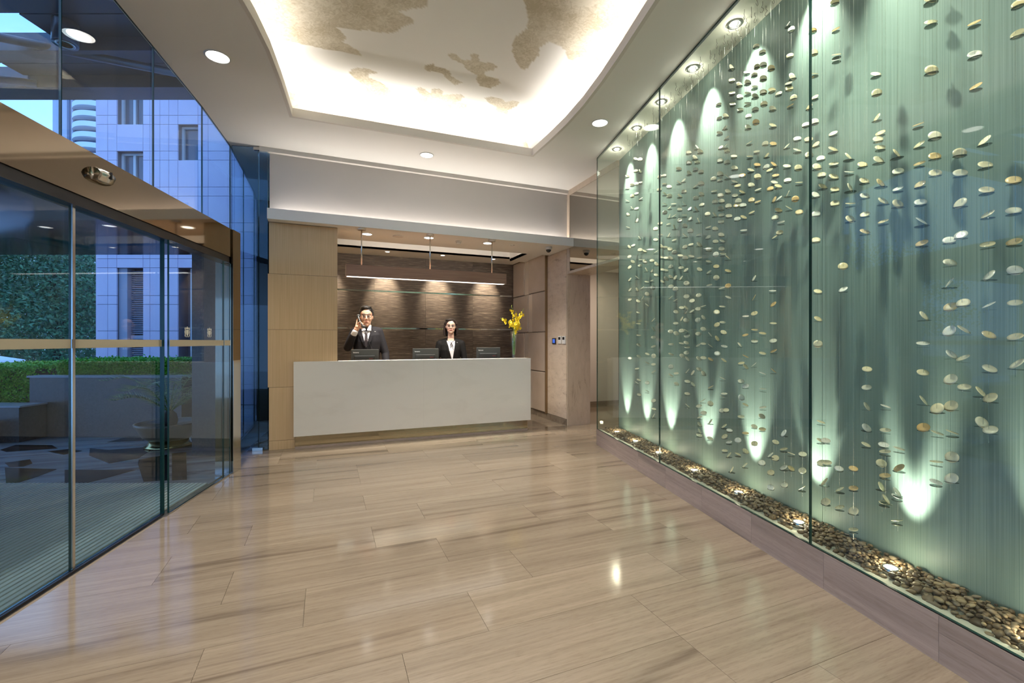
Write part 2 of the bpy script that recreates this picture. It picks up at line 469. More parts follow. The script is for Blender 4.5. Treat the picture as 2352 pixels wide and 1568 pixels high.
    def rings(s, R, seg=20):   # (cx, cy, z, rx, ry)
        vs = [(cx + rx * math.cos(2 * pi * k / seg), cy + ry * math.sin(2 * pi * k / seg), z) for cx, cy, z, rx, ry in R for k in range(seg)]
        n = len(R)
        fs = [(i * seg + k, i * seg + (k + 1) % seg, (i + 1) * seg + (k + 1) % seg, (i + 1) * seg + k) for i in range(n - 1) for k in range(seg)]
        fs += [tuple(range(seg - 1, -1, -1)), tuple((n - 1) * seg + k for k in range(seg))]
        return s.add(vs, fs)
    def mesh(s, name, mats, smooth=False):
        me = bpy.data.meshes.new(name)
        me.from_pydata(s.v, [], s.f)
        for m in (mats if isinstance(mats, (list, tuple)) else [mats]):
            me.materials.append(MATS[m])
        if any(s.mi): me.polygons.foreach_set('material_index', s.mi)
        if smooth: me.polygons.foreach_set('use_smooth', [True] * len(me.polygons))
        me.validate(); me.update()
        return me
    def obj(s, name, mats, parent=None, smooth=False, center=False):
        off = None
        if center and s.v:
            off = Vector([(min(v[i] for v in s.v) + max(v[i] for v in s.v)) / 2 for i in range(3)])
            s.v = [tuple(Vector(v) - off) for v in s.v]
        o = bpy.data.objects.new(name, s.mesh(name, mats, smooth)); COL.objects.link(o)
        if off is not None: o.location = off
        if parent: put(o, parent)
        return o
def put(o, parent):           # parent, with o's transform already meant in world space
    o.parent = parent
    o.matrix_parent_inverse = (Matrix.Translation(parent.location) @ parent.rotation_euler.to_matrix().to_4x4()).inverted()
    return o
def child(o, parent):         # o's transform is in the parent's own frame
    o.parent = parent
    return o
def empty(name, loc=(0, 0, 0), rz=0.0):
    o = bpy.data.objects.new(name, None); COL.objects.link(o)
    o.location = loc; o.rotation_euler = (0, 0, rz); o.empty_display_size = 0.05
    return o
def tag(o, label=None, cat=None, group=None, kind=None):
    if label: o['label'] = label
    if cat: o['category'] = cat
    if group: o['group'] = group
    if kind: o['kind'] = kind
    return o
def struct(o): o['kind'] = 'structure'; return o
def meshobj(name, me, parent=None, loc=None, rot=None):
    o = bpy.data.objects.new(name, me); COL.objects.link(o)
    if loc is not None: o.location = loc
    if rot is not None: o.rotation_euler = rot
    if parent: o.parent = parent
    return o
def lamp(kind, name, loc, power, color=(1, 0.86, 0.68), parent=None, aim=None, **kw):
    d = bpy.data.lights.new(name, kind); d.energy = power; d.color = color
    for k, v in kw.items(): setattr(d, k, v)
    o = bpy.data.objects.new(name, d); COL.objects.link(o); o.location = loc
    if aim is not None:
        o.rotation_euler = (Vector(aim) - Vector(loc)).to_track_quat('-Z', 'Y').to_euler()
    if parent: put(o, parent)
    return o
def clip(poly, a, b, c):       # keep a*x+b*y+c >= 0
    out = []
    for i in range(len(poly)):
        p, q = poly[i], poly[(i + 1) % len(poly)]
        dp, dq = a * p[0] + b * p[1] + c, a * q[0] + b * q[1] + c
        if dp >= 0: out.append(p)
        if dp * dq < 0:
            t = dp / (dp - dq); out.append((p[0] + (q[0] - p[0]) * t, p[1] + (q[1] - p[1]) * t))
    return out

# ================================================================== STRUCTURE
CEIL = 3.48
NF, NV, NB = -1.90, 1.93, 2.215          # door line, vitrine glass, vitrine back sheet
UFAR = 5.26
CURVE = [(-3.2, -1.86), (-1.5, -1.88), (0.0, -1.90), (1.2, -1.935), (2.03, -1.965), (2.83, -2.00), (3.35, -2.06), (3.83, -2.10), (4.73, -2.18), (5.62, -2.30), (6.4, -2.46), (7.3, -2.66), (8.6, -3.02)]
def curve_n(u):
    for (a, na), (b, nb) in zip(CURVE, CURVE[1:]):
        if a <= u <= b: return na + (nb - na) * (u - a) / (b - a)
    return CURVE[-1][1]
XW0, XW1, YW = -0.61, 0.122, 5.86        # wood-clad pier
XR, YR = 3.31, 5.92                      # stone side wall of the desk bay, its outer corner
YB = 7.93                                # bay back wall
YL = 5.72                                # cove ledge front

# ---- floor: slabs laid in running rows, each its own piece
floor = MB().prism([G(-1.9, -3.0)[:2], G(2.3, -3.0)[:2], G(2.6, 5.0)[:2], (5.6, 4.6), (5.6, 8.3), (-3.2, 8.3), G(-2.7, 6.2)[:2], G(-2.33, 5.62)[:2], G(-2.0, 4.6)[:2]], -0.06, -0.012).obj('floor', 'grout')
struct(floor)
ROW, TL = 0.335, 1.11
known = {0: 0.65, 1: 1.014, 2: 0.645, 3: 0.279, 4: 0.645, 5: 0.273, 6: 1.014, -1: 0.28}
def regions(poly):
    a = poly
    for h in ((NX, NY, 1.895), (-NX, -NY, NV + 0.0), (-UX, -UY, 4.62), (UX, UY, 2.9)):
        a = clip(a, *h)
        if len(a) < 3: a = []; break
    b = poly
    for h in ((UX, UY, -4.62), (NX + 0.13 * UX, NY + 0.13 * UY, 1.42), (0, -1, 8.05), (-1, 0, 5.4)):
        b = clip(b, *h)
        if len(b) < 3: b = []; break
    return [x for x in (a, b) if x]
rr = random.Random(4)
for k in range(-15, 19):
    y0 = 1.846 + ROW * k
    if y0 > 8.0: break
    j0 = known.get(k, 0.279 + 0.37 * rr.randrange(3))
    for i in range(-5, 5):
        x0 = j0 + TL * i
        if x0 > 5.5 or x0 + TL < -3.6: continue
        g = 0.0007
        rs = regions([(x0 + g, y0 + g), (x0 + TL - g, y0 + g), (x0 + TL - g, y0 + ROW - g), (x0 + g, y0 + ROW - g)])
        if not rs: continue
        mb = MB()
        for r in rs: mb.prism(r, -0.012, 0.0)
        mb.obj('floor_slab', 'vein_stone', floor, center=True)

# ---- ceiling with the lit vault opening
HOLE_L = [(1.2, -1.05), (1.9, -0.86), (2.4, -0.74), (2.9, -0.62), (3.4, -0.505), (3.59, -0.460), (3.92, -0.402), (4.34, -0.358), (4.7, -0.330), (4.97, -0.312)]
HOLE_R = [(1.2, 1.66), (1.9, 1.86), (2.38, 1.985), (2.9, 2.10), (3.3, 2.18), (3.7, 2.24), (4.1, 2.275), (4.5, 2.285), (4.93, 2.28)]
def lerp_tab(t, y):
    if y <= t[0][0]: return t[0][1]
    for (a, xa), (b, xb) in zip(t, t[1:]):
        if y <= b: return xa + (xb - xa) * (y - a) / (b - a)
    return t[-1][1]
hole = [(x, y) for y, x in HOLE_L] + [(x, y) for y, x in HOLE_R[::-1]]
outer = [G(n - 0.02, u)[:2] for u, n in CURVE[:-1]] + [(-1.05, 8.1), (XW0, 8.1), (XW0, YR), (4.2, YR), G(2.5, 5.0)[:2], G(2.3, -3.0)[:2]]
bm = bmesh.new()
for loop in (outer, hole):
    vs = [bm.verts.new((p[0], p[1], CEIL)) for p in loop]
    for i in range(len(vs)): bm.edges.new((vs[i], vs[(i + 1) % len(vs)]))
bmesh.ops.triangle_fill(bm, edges=list(bm.edges), use_beauty=True, normal=(0, 0, -1))
for f in bm.faces:
    f.normal_update()
    if f.normal.z > 0: f.normal_flip()
me = bpy.data.meshes.new('ceiling'); bm.to_mesh(me); bm.free(); me.materials.append(MATS['ceiling_paint'])
ceiling = struct(meshobj('ceiling', me))
def offset(loop, d):
    out = []; n = len(loop)
    cx = sum(p[0] for p in loop) / n; cy = sum(p[1] for p in loop) / n
    for i in range(n):
        a, b, c = Vector(loop[i - 1]), Vector(loop[i]), Vector(loop[(i + 1) % n])
        e1, e2 = (b - a).normalized(), (c - b).normalized()
        n1, n2 = Vector((e1.y, -e1.x)), Vector((e2.y, -e2.x))
        if n1.dot(b - Vector((cx, cy))) < 0 and abs(n1.dot(b - Vector((cx, cy)))) > 0.05: n1, n2 = -n1, -n2
        m = (n1 + n2); k = d / max(0.3, m.dot(n1)) if m.length > 1e-6 else d
        out.append((b + m * k)[:])
    return out
LIPH = 3.562
o1 = offset(hole, 0.03)
mb = MB(); n = len(hole)
rings_ = [[(p[0], p[1], CEIL - 0.004) for p in hole], [(p[0], p[1], LIPH) for p in hole], [(p[0], p[1], LIPH) for p in o1], [(p[0], p[1], CEIL - 0.004) for p in o1]]
vs = [v for r in rings_ for v in r]
mb.add(vs, [(r * n + i, r * n + (i + 1) % n, ((r + 1) % 4) * n + (i + 1) % n, ((r + 1) % 4) * n + i) for r in range(4) for i in range(n)])
mb.obj('cove_lip', 'lip_paint', ceiling)
# vault surface
OV = 0.27
Y0V, Y1V = 1.2 - OV, 4.95 + OV
def vault_z(x, y):
    d = min(x - (lerp_tab(HOLE_L, y) - OV), (lerp_tab(HOLE_R, y) + OV) - x, y - Y0V, Y1V - y)
    d = max(d, 0.0)
    r = 0.26
    z = CEIL + 0.40 + (0.0 if d > r else -0.40 * (1 - math.sqrt(max(0.0, 1 - (1 - d / r) ** 2))))
    s = min(1.0, d / 1.3)
    return z + 0.10 * s * s * (3 - 2 * s)
def hit_vault(px, py):
    d = ray(px, py); lo = (CEIL - CAMH) / d.z
    t = lo
    while t < lo * 1.6:
        p = d * t
        if CAMH + d.z * t >= vault_z(p.x, p.y): break
        t += 0.004
    return (d.x * t, d.y * t)
def zz(pts, s=0.4337, ox=540, oy=0): return [(ox + x * s, oy + y * s) for x, y in pts]
CL = [
 [(60,-60),(60,0),(110,120),(190,190),(230,215),(300,222),(400,240),(480,262),(560,270),(620,285),(665,292),(662,272),(615,245),(570,222),(590,200),(560,165),(530,142),(590,152),(650,160),(710,158),(760,172),(850,172),(885,140),(950,122),(935,92),(860,65),(930,45),(1010,35),(1030,-60)],
 [(605,385),(620,364),(650,358),(700,362),(745,378),(752,386),(712,392),(706,408),(760,430),(815,465),(833,498),(800,512),(740,505),(700,495),(685,460),(640,420)],
 [(1000,350),(1035,342),(1047,325),(1058,352),(1110,362),(1140,378),(1142,402),(1160,412),(1205,435),(1165,448),(1125,420),(1095,386),(1050,378),(1010,372)],
 [(1120,290),(1140,280),(1170,284),(1200,318),(1245,316),(1252,288),(1285,284),(1296,326),(1370,336),(1388,352),(1370,370),(1322,380),(1325,398),(1395,418),(1405,440),(1380,452),(1350,468),(1300,455),(1278,430),(1280,398),(1225,365),(1205,335),(1150,315)],
 [(958,472),(980,460),(1005,470),(1030,492),(1045,472),(1085,468),(1098,480),(1098,500),(1195,498),(1212,512),(1195,532),(1175,542),(1250,552),(1240,575),(1160,575),(1090,570),(1020,545),(965,522),(998,510),(975,495)],
 [(1320,516),(1360,512),(1410,520),(1435,540),(1470,530),(1503,538),(1498,558),(1445,585),(1450,612),(1400,600),(1375,590),(1382,565),(1345,545)],
 [(1500,-60),(1535,20),(1552,80),(1545,150),(1500,180),(1470,220),(1466,270),(1485,315),(1505,355),(1535,368),(1560,350),(1575,325),(1608,292),(1612,252),(1660,222),(1710,235),(1750,265),(1760,310),(1850,335),(1935,372),(2300,0),(2300,-60)],
 [(250,400),(270,470),(300,490),(340,478),(372,498),(400,522),(425,492),(465,484),(500,502),(560,540),(640,532),(700,525),(800,528),(900,540),(1010,575),(1130,595),(1140,640),(1180,690),(1215,735),(1240,735),(1248,690),(1300,665),(1370,650),(1400,670),(1500,690),(1530,720),(1560,800),(1300,820),(300,640)],
]
CLW = [[hit_vault(*p) for p in zz(c)] for c in CL]
def inside(pt, poly):
    x, y = pt; r = False; j = len(poly) - 1
    for i in range(len(poly)):
        xi, yi = poly[i]; xj, yj = poly[j]
        if (yi > y) != (yj > y) and x < (xj - xi) * (y - yi) / (yj - yi) + xi: r = not r
        j = i
    return r
boxes_ = [(min(p[0] for p in c), max(p[0] for p in c), min(p[1] for p in c), max(p[1] for p in c)) for c in CLW]
NXV, NYV = 190, 240
vs, cloud = [], []
def warp(t):       # denser near the rims
    return 0.5 - 0.5 * math.cos(pi * t) if False else t
for j in range(NYV + 1):
    y = Y0V + (Y1V - Y0V) * (1 - (1 - j / NYV) ** 1.6)
    xl, xr = lerp_tab(HOLE_L, y) - OV, lerp_tab(HOLE_R, y) + OV
    for i in range(NXV + 1):
        s = i / NXV; s = 0.5 + 0.5 * math.copysign(1 - (1 - abs(2 * s - 1)) ** 1.25, s - 0.5)
        x = xl + (xr - xl) * s
        vs.append((x, y, vault_z(x, y)))
        c = 0.0
        for poly, bb in zip(CLW, boxes_):
            if bb[0] <= x <= bb[1] and bb[2] <= y <= bb[3] and inside((x, y), poly): c = 1.0; break
        cloud.append(c)
mb = MB().add(vs, [(j * (NXV + 1) + i, (j + 1) * (NXV + 1) + i, (j + 1) * (NXV + 1) + i + 1, j * (NXV + 1) + i + 1) for j in range(NYV) for i in range(NXV)])
vault = mb.obj('painted_vault', 'vault_plaster', ceiling, smooth=True)
att = vault.data.attributes.new('cloud', 'FLOAT', 'POINT'); att.data.foreach_set('value', cloud)
# hidden strip lamps on the cove shelf, all round
def cove(p, q, w, power, out, name):
    p, q = Vector(p), Vector(q); c = (p + q) / 2; d = (q - p)
    o = lamp('AREA', name, c, power, (1, 0.965, 0.90), ceiling, shape='RECTANGLE', size=d.length, size_y=w, spread=math.radians(130))
    zv = -(Vector(out).normalized()); xv = d.normalized(); yv = zv.cross(xv).normalized(); xv = yv.cross(zv)
    o.rotation_euler = Matrix((xv, yv, zv)).transposed().to_euler()
    return o
PC = 5.2
cv = offset(hole, 0.085)
def seg(y0, y1, tab, side, pw):
    a = (lerp_tab(tab, y0) + side * 0.10, y0, 3.515); b = (lerp_tab(tab, y1) + side * 0.10, y1, 3.515)
    cove(a, b, 0.06, pw * (y1 - y0), (side * 0.05, 0, 1), 'cove_lamp')
for y0, y1 in ((1.3, 2.1), (2.1, 2.9), (2.9, 3.7), (3.7, 4.3), (4.3, 4.9)):
    seg(y0, y1, HOLE_L, -1, PC); seg(y0, y1, HOLE_R, 1, PC)
cove((-0.3, 5.06, 3.515), (2.3, 5.04, 3.515), 0.06, PC * 2.6, (0, 0.05, 1), 'cove_lamp')
cove((-1.0, 1.12, 3.515), (1.6, 1.12, 3.515), 0.06, PC * 2.6, (0, -0.05, 1), 'cove_lamp')

# ---- upper wall above the desk bay, with small cornice and the cove ledge
wall_b = struct(MB().box(XW0, XR, YR, YR + 0.12, 2.66, CEIL).obj('wall_back', 'wall_paint'))
MB().box(XW0 - 0.10, XR - 0.002, YR - 0.05, YR - 0.001, CEIL - 0.05, CEIL - 0.001).obj('cornice', 'lip_paint', wall_b)
led = MB()
led.box(XW0 - 0.005, XR - 0.001, YL, YL + 0.018, 2.625, 2.745)
led.box(XW0 - 0.005, XR - 0.001, YL + 0.018, YR, 2.625, 2.65)
struct(led.obj('trim_1', 'ceiling_paint'))
o = lamp('AREA', 'ledge_strip_lamp', ((XW0 + XR) / 2, YR - 0.035, 2.672), 17.0, (1, 0.95, 0.88), None, shape='RECTANGLE', size=XR - XW0 - 0.1, size_y=0.03)
o.rotation_euler = (pi - 0.12, 0, 0)

# ---- wood-clad pier
pier = struct(MB().box(XW0 + 0.015, XW1 - 0.002, YW + 0.02, 6.15, 0.0, 2.62).obj('wall_pier', 'dark_wall'))
zj = [0.0, 0.107, 0.722, 1.388, 2.03, 2.62]
for i in range(5):
    x0 = XW0 - (0.012 if i in (2, 3) else 0.0)
    MB().box(x0, XW1, YW, YW + 0.02, zj[i] + 0.0015, zj[i + 1] - 0.0015).obj('veneer_panel' if i else 'skirting', 'wood_veneer', pier, center=True)
MB().box(XW1 - 0.02, XW1, YW + 0.021, 6.15, 0.0, 2.62).obj('veneer_return', 'wood_veneer', pier)

# ---- desk bay: back wall with grasscloth panels and mirror strips
bay = struct(MB().box(-0.6, XR + 0.4, YB + 0.02, YB + 0.15, 0, 2.9).obj('wall_bay', 'dark_wall'))
rows = [(0.0, 0.84), (0.865, 1.462), (1.487, 2.09), (2.115, 2.72)]
cols = [(-0.11, 0.745), (0.747, 1.609), (1.611, 2.473), (2.475, XR - 0.022)]
for z0, z1 in rows:
    for x0, x1 in cols:
        MB().box(x0, x1, YB, YB + 0.02, z0, z1).obj('grasscloth_panel', 'grasscloth', bay, center=True)
for z in (0.84, 1.462, 2.09):
    for x0, x1 in ((-0.11, 0.9), (0.902, 1.9), (1.902, 2.62), (2.622, XR - 0.022)):
        MB().box(x0, x1, YB + 0.006, YB + 0.02, z + 0.001, z + 0.024).obj('mirror_strip', 'mirror_strip', bay, center=True)
MB().box(XR - 0.02, XR - 0.001, YB - 0.012, YB + 0.02, 0.0, 2.72).obj('corner_trim', 'bronze_trim', bay)
struct(MB().box(-0.11 - 0.1, -0.11, 6.15, YB, 0, 2.9).obj('wall_bay_left', 'wood_veneer'))
# bay ceiling: front slab, raised slot, rear strip
bc = MB()
bc.box(-0.2, XR - 0.001, YL + 0.02, 6.49, 2.626, 2.66)
bc.box(-0.2, 0.12, 6.49, 7.38, 2.63, 2.66)
bc.box(2.98, XR - 0.001, 6.49, 7.38, 2.66, 2.70)
bc.box(-0.2, XR - 0.001, 7.38, YB, 2.70, 2.73)
bc.box(-0.2, XR, 7.38, 7.40, 2.70, 2.86)
bc.box(-0.2, XR, 6.47, 6.49, 2.63, 2.86)
bc.box(-0.2, XR, 6.47, 7.40, 2.86, 2.88)
bc.box(2.98, 3.0, 6.49, 7.38, 2.66, 2.86)
struct(bc.obj('ceiling_bay', 'ceiling_paint'))
o = lamp('AREA', 'slot_fill_lamp', (1.55, 6.53, 2.70), 7.0, (1, 0.94, 0.84), None, shape='RECTANGLE', size=2.8, size_y=0.03)  # added lamp without a visible fitting, brightens the dark raised slot
o.rotation_euler = (pi / 2 + 0.25, 0, 0)

# ---- stone side wall with padded panels
sw = struct(MB().box(XR, XR + 0.39, YR, YB + 0.15, 0, CEIL).obj('wall_stone', 'stone_travertine'))
MB().box(XR - 0.003, XR + 0.392, YR - 0.012, YR - 0.0005, 0, 2.25).obj('jamb_slab', 'stone_travertine_upright', sw)
MB().box(XR - 0.014, XR - 0.0005, YR, 6.53, 0.1, 2.62).obj('stone_slab', 'stone_travertine', sw)
for y0, y1 in ((YR, 6.40), (6.402, 6.9), (6.902, 7.4), (7.402, YB)):
    MB().box(XR - 0.02, XR - 0.0005, y0, y1, 0.0, 0.095).obj('skirting', 'vein_stone', sw, center=True)
zr = [0.10, 0.756, 1.405, 2.07, 2.695]
for i in range(4):
    s0, s1 = ((7.06, 7.25), (7.215, 7.40))[i % 2]
    for y0, y1 in ((6.55, s0), (s1, YB - 0.02)):
        MB().cbox(XR - 0.05, XR - 0.004, y0 + 0.003, y1 - 0.003, zr[i] + 0.004, zr[i + 1] - 0.004, 0.014).obj('padded_panel', 'taupe_leather', sw, smooth=False, center=True)
    MB().box(XR - 0.03, XR - 0.004, s0, s1, zr[i] + 0.004, zr[i + 1] - 0.004).obj('satin_strip', 'champagne_strip', sw, center=True)
fr = MB()
fr.box(XR - 0.055, XR - 0.001, 6.53, 6.546, 0.09, 2.71); fr.box(XR - 0.055, XR - 0.001, 6.53, YB - 0.02, 2.697, 2.71)
fr.obj('panel_frame', 'bronze_trim', sw)

# ---- header over the side opening, mirror faced; corridor beyond it
hd = struct(MB().box(XR + 0.012, XR + 0.39, 4.66, YR - 0.013, 2.25, CEIL).obj('wall_header', 'stone_travertine_upright'))
f = MB()
f.box(XR - 0.004, XR + 0.011, 4.62, YR - 0.002, 3.40, CEIL - 0.001)
f.box(XR - 0.004, XR + 0.011, 4.62, YR - 0.002, 2.25, 2.285)
f.box(XR - 0.004, XR + 0.011, 5.84, YR - 0.002, 2.285, 3.40)
f.obj('stone_frame', 'stone_travertine_upright', hd)
MB().box(XR + 0.001, XR + 0.008, 4.62, 5.84, 2.285, 3.40).obj('mirror', 'mirror', hd)
cw = MB().box(XR + 0.39, 5.6, 7.45, 7.6, 0, 2.6)
cw.box(5.45, 5.6, 3.6, 7.45, 0, 2.6)
struct(cw.obj('wall_corridor', 'wall_paint'))
struct(MB().box(XR + 0.39, 5.6, 3.6, 7.6, 2.6, 2.65).obj('ceiling_corridor', 'ceiling_paint'))
struct(MB().box(XR + 0.39, 5.44, 7.43, 7.4495, 0, 0.1).obj('baseboard_corridor', 'vein_stone'))
q = [G(2.25, 4.98), G(2.35, 4.98)]
struct(MB().prism([G(2.26, 5.2)[:2], (5.45, 3.75), (5.45, 3.6), G(2.26, 5.02)[:2]], 0, 3.46).obj('wall_corridor_side', 'stone_travertine'))
lamp('AREA', 'corridor_ceiling_lamp', (4.5, 6.2, 2.58), 26, (1, 0.84, 0.66), None, shape='DISK', size=0.3)

# ---- rear of the lobby (behind the viewpoint) and the dark wall beyond the glass screen
struct(MB().gbox(-2.0, 2.6, -3.1, -3.0, 0, CEIL).obj('wall_rear', 'stone_travertine'))
struct(MB().gbox(2.235, 2.4, -3.0, 5.02, 0, CEIL).obj('wall_right', 'stone_travertine'))
dk = struct(MB().box(-1.02, XW0 + 0.02, 8.1, 8.2, 0, CEIL).obj('wall_dark', 'dark_wall'))
struct(MB().box(XW0 - 0.0, XW0 + 0.05, 6.16, 8.1, 0, CEIL).obj('wall_passage', 'dark_wall'))
for i in range(4):
    for j in range(1):
        MB().box(-1.0, -0.6, 8.085, 8.099, 0.005 + i * 0.86, i * 0.86 + 0.86).obj('wall_tile', 'dark_wall', dk, center=True)

# ================================================================== GLASS FACADE (left)
def pane(pts, z0, z1, th, mats, parent, name='pane'):
    P = [Vector(p[:2]) for p in pts]; n = len(P); off = []
    for i in range(n):
        t = (P[min(i + 1, n - 1)] - P[max(i - 1, 0)]).normalized()
        off.append(Vector((-t.y, t.x)) * th)
    A = [(p.x, p.y, z0) for p in P] + [(p.x, p.y, z1) for p in P]
    B = [((p + o).x, (p + o).y, z0) for p, o in zip(P, off)] + [((p + o).x, (p + o).y, z1) for p, o in zip(P, off)]
    mb = MB(); N = 2 * n
    big = [(i, i + 1, n + i + 1, n + i) for i in range(n - 1)] + [(N + i + 1, N + i, N + n + i, N + n + i + 1) for i in range(n - 1)]
    edge = [(0, n, N + n, N), (n - 1, N + n - 1, N + 2 * n - 1, 2 * n - 1)]
    edge += [(i, N + i, N + i + 1, i + 1) for i in range(n - 1)] + [(n + i, n + i + 1, N + n + i + 1, N + n + i) for i in range(n - 1)]
    mb.v = A + B
    mb.f = big + edge; mb.mi = [0] * len(big) + [1] * len(edge)
    return mb.obj(name, mats, parent)
FG = ['facade_glass', 'glass_edge']
win1 = struct(empty('window_1', G(-2.0, 2.0, 2.31)))
seams = [-3.2, -1.5, 0.0, 0.95, 1.9, 2.83, 3.83, 4.73, 5.62]
for a, b in zip(seams, seams[1:]):
    us = [a + 0.003] + [u for u, _ in CURVE if a + 0.05 < u < b - 0.05] + [b - 0.003]
    pane([G(curve_n(u), u) for u in us], 2.312, CEIL - 0.001, 0.012, FG, win1)
win2 = struct(empty('window_2', G(-2.4, 6.4, 0)))
seams2 = [5.62, 6.4, 7.3, 8.6]
for a, b in zip(seams2, seams2[1:]):
    pane([G(curve_n(a + 0.004), a + 0.004), G(curve_n(b - 0.003), b - 0.003)], 0.001, CEIL - 0.001, 0.012, FG, win2)
win3 = struct(empty('window_3', G(-2.1, 5.6, 0)))
pane([G(-2.285, 5.605), G(-2.005, 5.605)], 0.012, CEIL - 0.001, 0.012, FG, win3)
pane([G(-1.995, 5.600), G(-1.90, 5.600)], 0.012, CEIL - 0.001, 0.012, FG, win3)
MB().gbox(-2.06, -1.95, 5.585, 5.63, 0.001, 0.035).obj('patch_fitting', 'steel', win3)
MB().gbox(-2.05, -1.96, 5.588, 5.627, CEIL - 0.04, CEIL - 0.002).obj('patch_fitting', 'steel', win3)

# lower line: sliding door leaves, fixed leaf, bronze header and steel jamb
hb = MB().gbox(NF - 0.16, NF, -3.0, 4.66, 2.045, 2.31)
header = struct(hb.obj('trim_2', 'bronze_mirror'))
MB().gbox(NF - 0.10, NF - 0.01, -3.0, 4.64, 1.985, 2.044).obj('track_rail', 'dark_metal', header)
door = struct(empty('door_1', G(NF, 3.0, 0)))
def leaf(n, u0, u1, frost=True, edge_dark=False):
    p = pane([G(n, u0), G(n, u1)], 0.012, 1.986, 0.012, FG, door, 'glass_leaf')
    MB().gbox(n + 0.0005, n + 0.0015, u0 + 0.004, u1 - 0.004, 1.213, 1.262).obj('frosted_band', 'frost_film', p)
    return p
leaf(NF - 0.045, -2.9, -0.4); leaf(NF - 0.045, -0.39, 1.28); leaf(NF - 0.045, 1.29, 2.815)
leaf(NF - 0.045, 2.835, 3.64)
fx = leaf(NF, 3.645, 4.50); leaf(NF, 4.508, 4.64)
st = MB(); st.gbox(NF - 0.052, NF - 0.038, 2.8155, 2.8345, 0.012, 1.986); st.obj('leaf_stile', 'steel', door)
st = MB(); st.gbox(NF - 0.046, NF - 0.030, 3.6405, 3.6445, 0.008, 1.986); st.obj('leaf_stile', 'glass_edge', door)
MB().gbox(NF - 0.050, NF - 0.030, -2.9, 3.64, 0.001, 0.010).obj('floor_track', 'dark_metal', door)
MB().gbox(NF - 0.014, NF + 0.003, 3.65, 4.64, 0.001, 0.010).obj('floor_track', 'steel', door)
# crests on the fixed leaf: shield, crown and two supporters
def crest(u, z, h, parent):
    mb = MB()
    def poly(pts):
        q = [(NF + 0.0008, u + x * h, z + y * h) for x, y in pts]
        k = len(q); a = [G(p[0], p[1], p[2]) for p in q]; b = [G(p[0] + 0.0008, p[1], p[2]) for p in q]
        mb.add(a + b, [tuple(range(k)), tuple(range(2 * k - 1, k - 1, -1))] + [(i, (i + 1) % k, k + (i + 1) % k, k + i) for i in range(k)])
    poly([(-0.20, 0.18), (0.20, 0.18), (0.20, -0.10), (0.10, -0.30), (0, -0.40), (-0.10, -0.30), (-0.20, -0.10)])
    poly([(-0.17, 0.24), (0.17, 0.24), (0.22, 0.42), (0.09, 0.34), (0, 0.50), (-0.09, 0.34), (-0.22, 0.42)])
    for s in (-1, 1):
        poly([(s * 0.25, 0.30), (s * 0.36, 0.42), (s * 0.44, 0.28), (s * 0.36, 0.16), (s * 0.45, 0.0), (s * 0.38, -0.2), (s * 0.42, -0.42), (s * 0.30, -0.42), (s * 0.27, -0.15), (s * 0.30, 0.05)])
        poly([(s * 0.03, -0.46), (s * 0.26, -0.48), (s * 0.26, -0.43), (s * 0.03, -0.41)])
    mb.obj('crest_decal', 'crest_film', parent)
crest(3.885, 1.325, 0.085, fx); crest(4.235, 1.327, 0.085, fx)
jamb = MB().gbox(NF - 0.14, NF + 0.012, 4.662, 4.83, 0.12, 2.31)
jamb = struct(jamb.obj('trim_3', 'bronze_mirror'))
MB().gbox(NF - 0.142, NF + 0.016, 4.66, 4.832, 0.001, 0.12).obj('kick_plate', 'steel', jamb)
MB().gbox(NF + 0.0125, NF + 0.015, 4.664, 4.828, 0.12, 1.07).obj('steel_facing', 'steel', jamb)
# motion sensor on the header
p = at_n(228, 403, NF)
sen = tag(empty('motion_sensor', p, -GA), 'brushed metal door motion sensor on the bronze header above the sliding door', 'sensor')
mb = MB()
prof = []
secs = [(-0.062, 0.045, 0.052), (-0.05, 0.058, 0.06), (0.0, 0.062, 0.066), (0.05, 0.054, 0.058), (0.062, 0.042, 0.05)]
vs = []
for y, d, h in secs:
    for k in range(9):
        a = pi * k / 8
        vs.append((d * math.sin(a), y, h * 0.55 * math.cos(a) - (0.012 if k > 5 else 0)))
fs = [(i * 9 + k, i * 9 + k + 1, (i + 1) * 9 + k + 1, (i + 1) * 9 + k) for i in range(4) for k in range(8)]
fs += [tuple(range(9)), tuple(36 + k for k in range(8, -1, -1))] + [(i * 9, (i + 1) * 9, (i + 1) * 9 + 8, i * 9 + 8) for i in range(4)]
child(mb.add(vs, fs).obj('sensor_shell', 'steel', smooth=True), sen)
child(MB().box(0.055, 0.0655, -0.004, 0.004, -0.02, 0.02).obj('sensor_slot', 'dark_metal'), sen)

# ================================================================== SHELL VITRINE (right)
vit = struct(empty('window_4', G(2.05, 2.0, 0)))
VG = ['vitrine_glass', 'glass_edge']
for a, b in ((5.258, 3.704), (3.698, 2.084), (2.078, 0.46), (0.455, -1.15), (-1.155, -2.9)):
    pane([G(NV + 0.004, b), G(NV + 0.004, a)], 0.190, CEIL - 0.003, -0.012, VG, vit)
pane([G(NV + 0.008, UFAR - 0.004), G(NB, UFAR - 0.004)], 0.190, CEIL - 0.003, -0.012, VG, vit)
MB().gbox(NV + 0.002, NV + 0.018, -2.9, UFAR, 0.1855, 0.1895).obj('glass_channel', 'dark_metal', vit)
base = struct(MB().gbox(NV + 0.02, 2.234, -2.9, UFAR - 0.02, 0.0, 0.150).obj('wall_plinth', 'grout'))
us = [UFAR - 0.62 - 0.53 * i for i in range(14)]
ub = [UFAR] + [u for u in us if u > -2.9] + [-2.9]
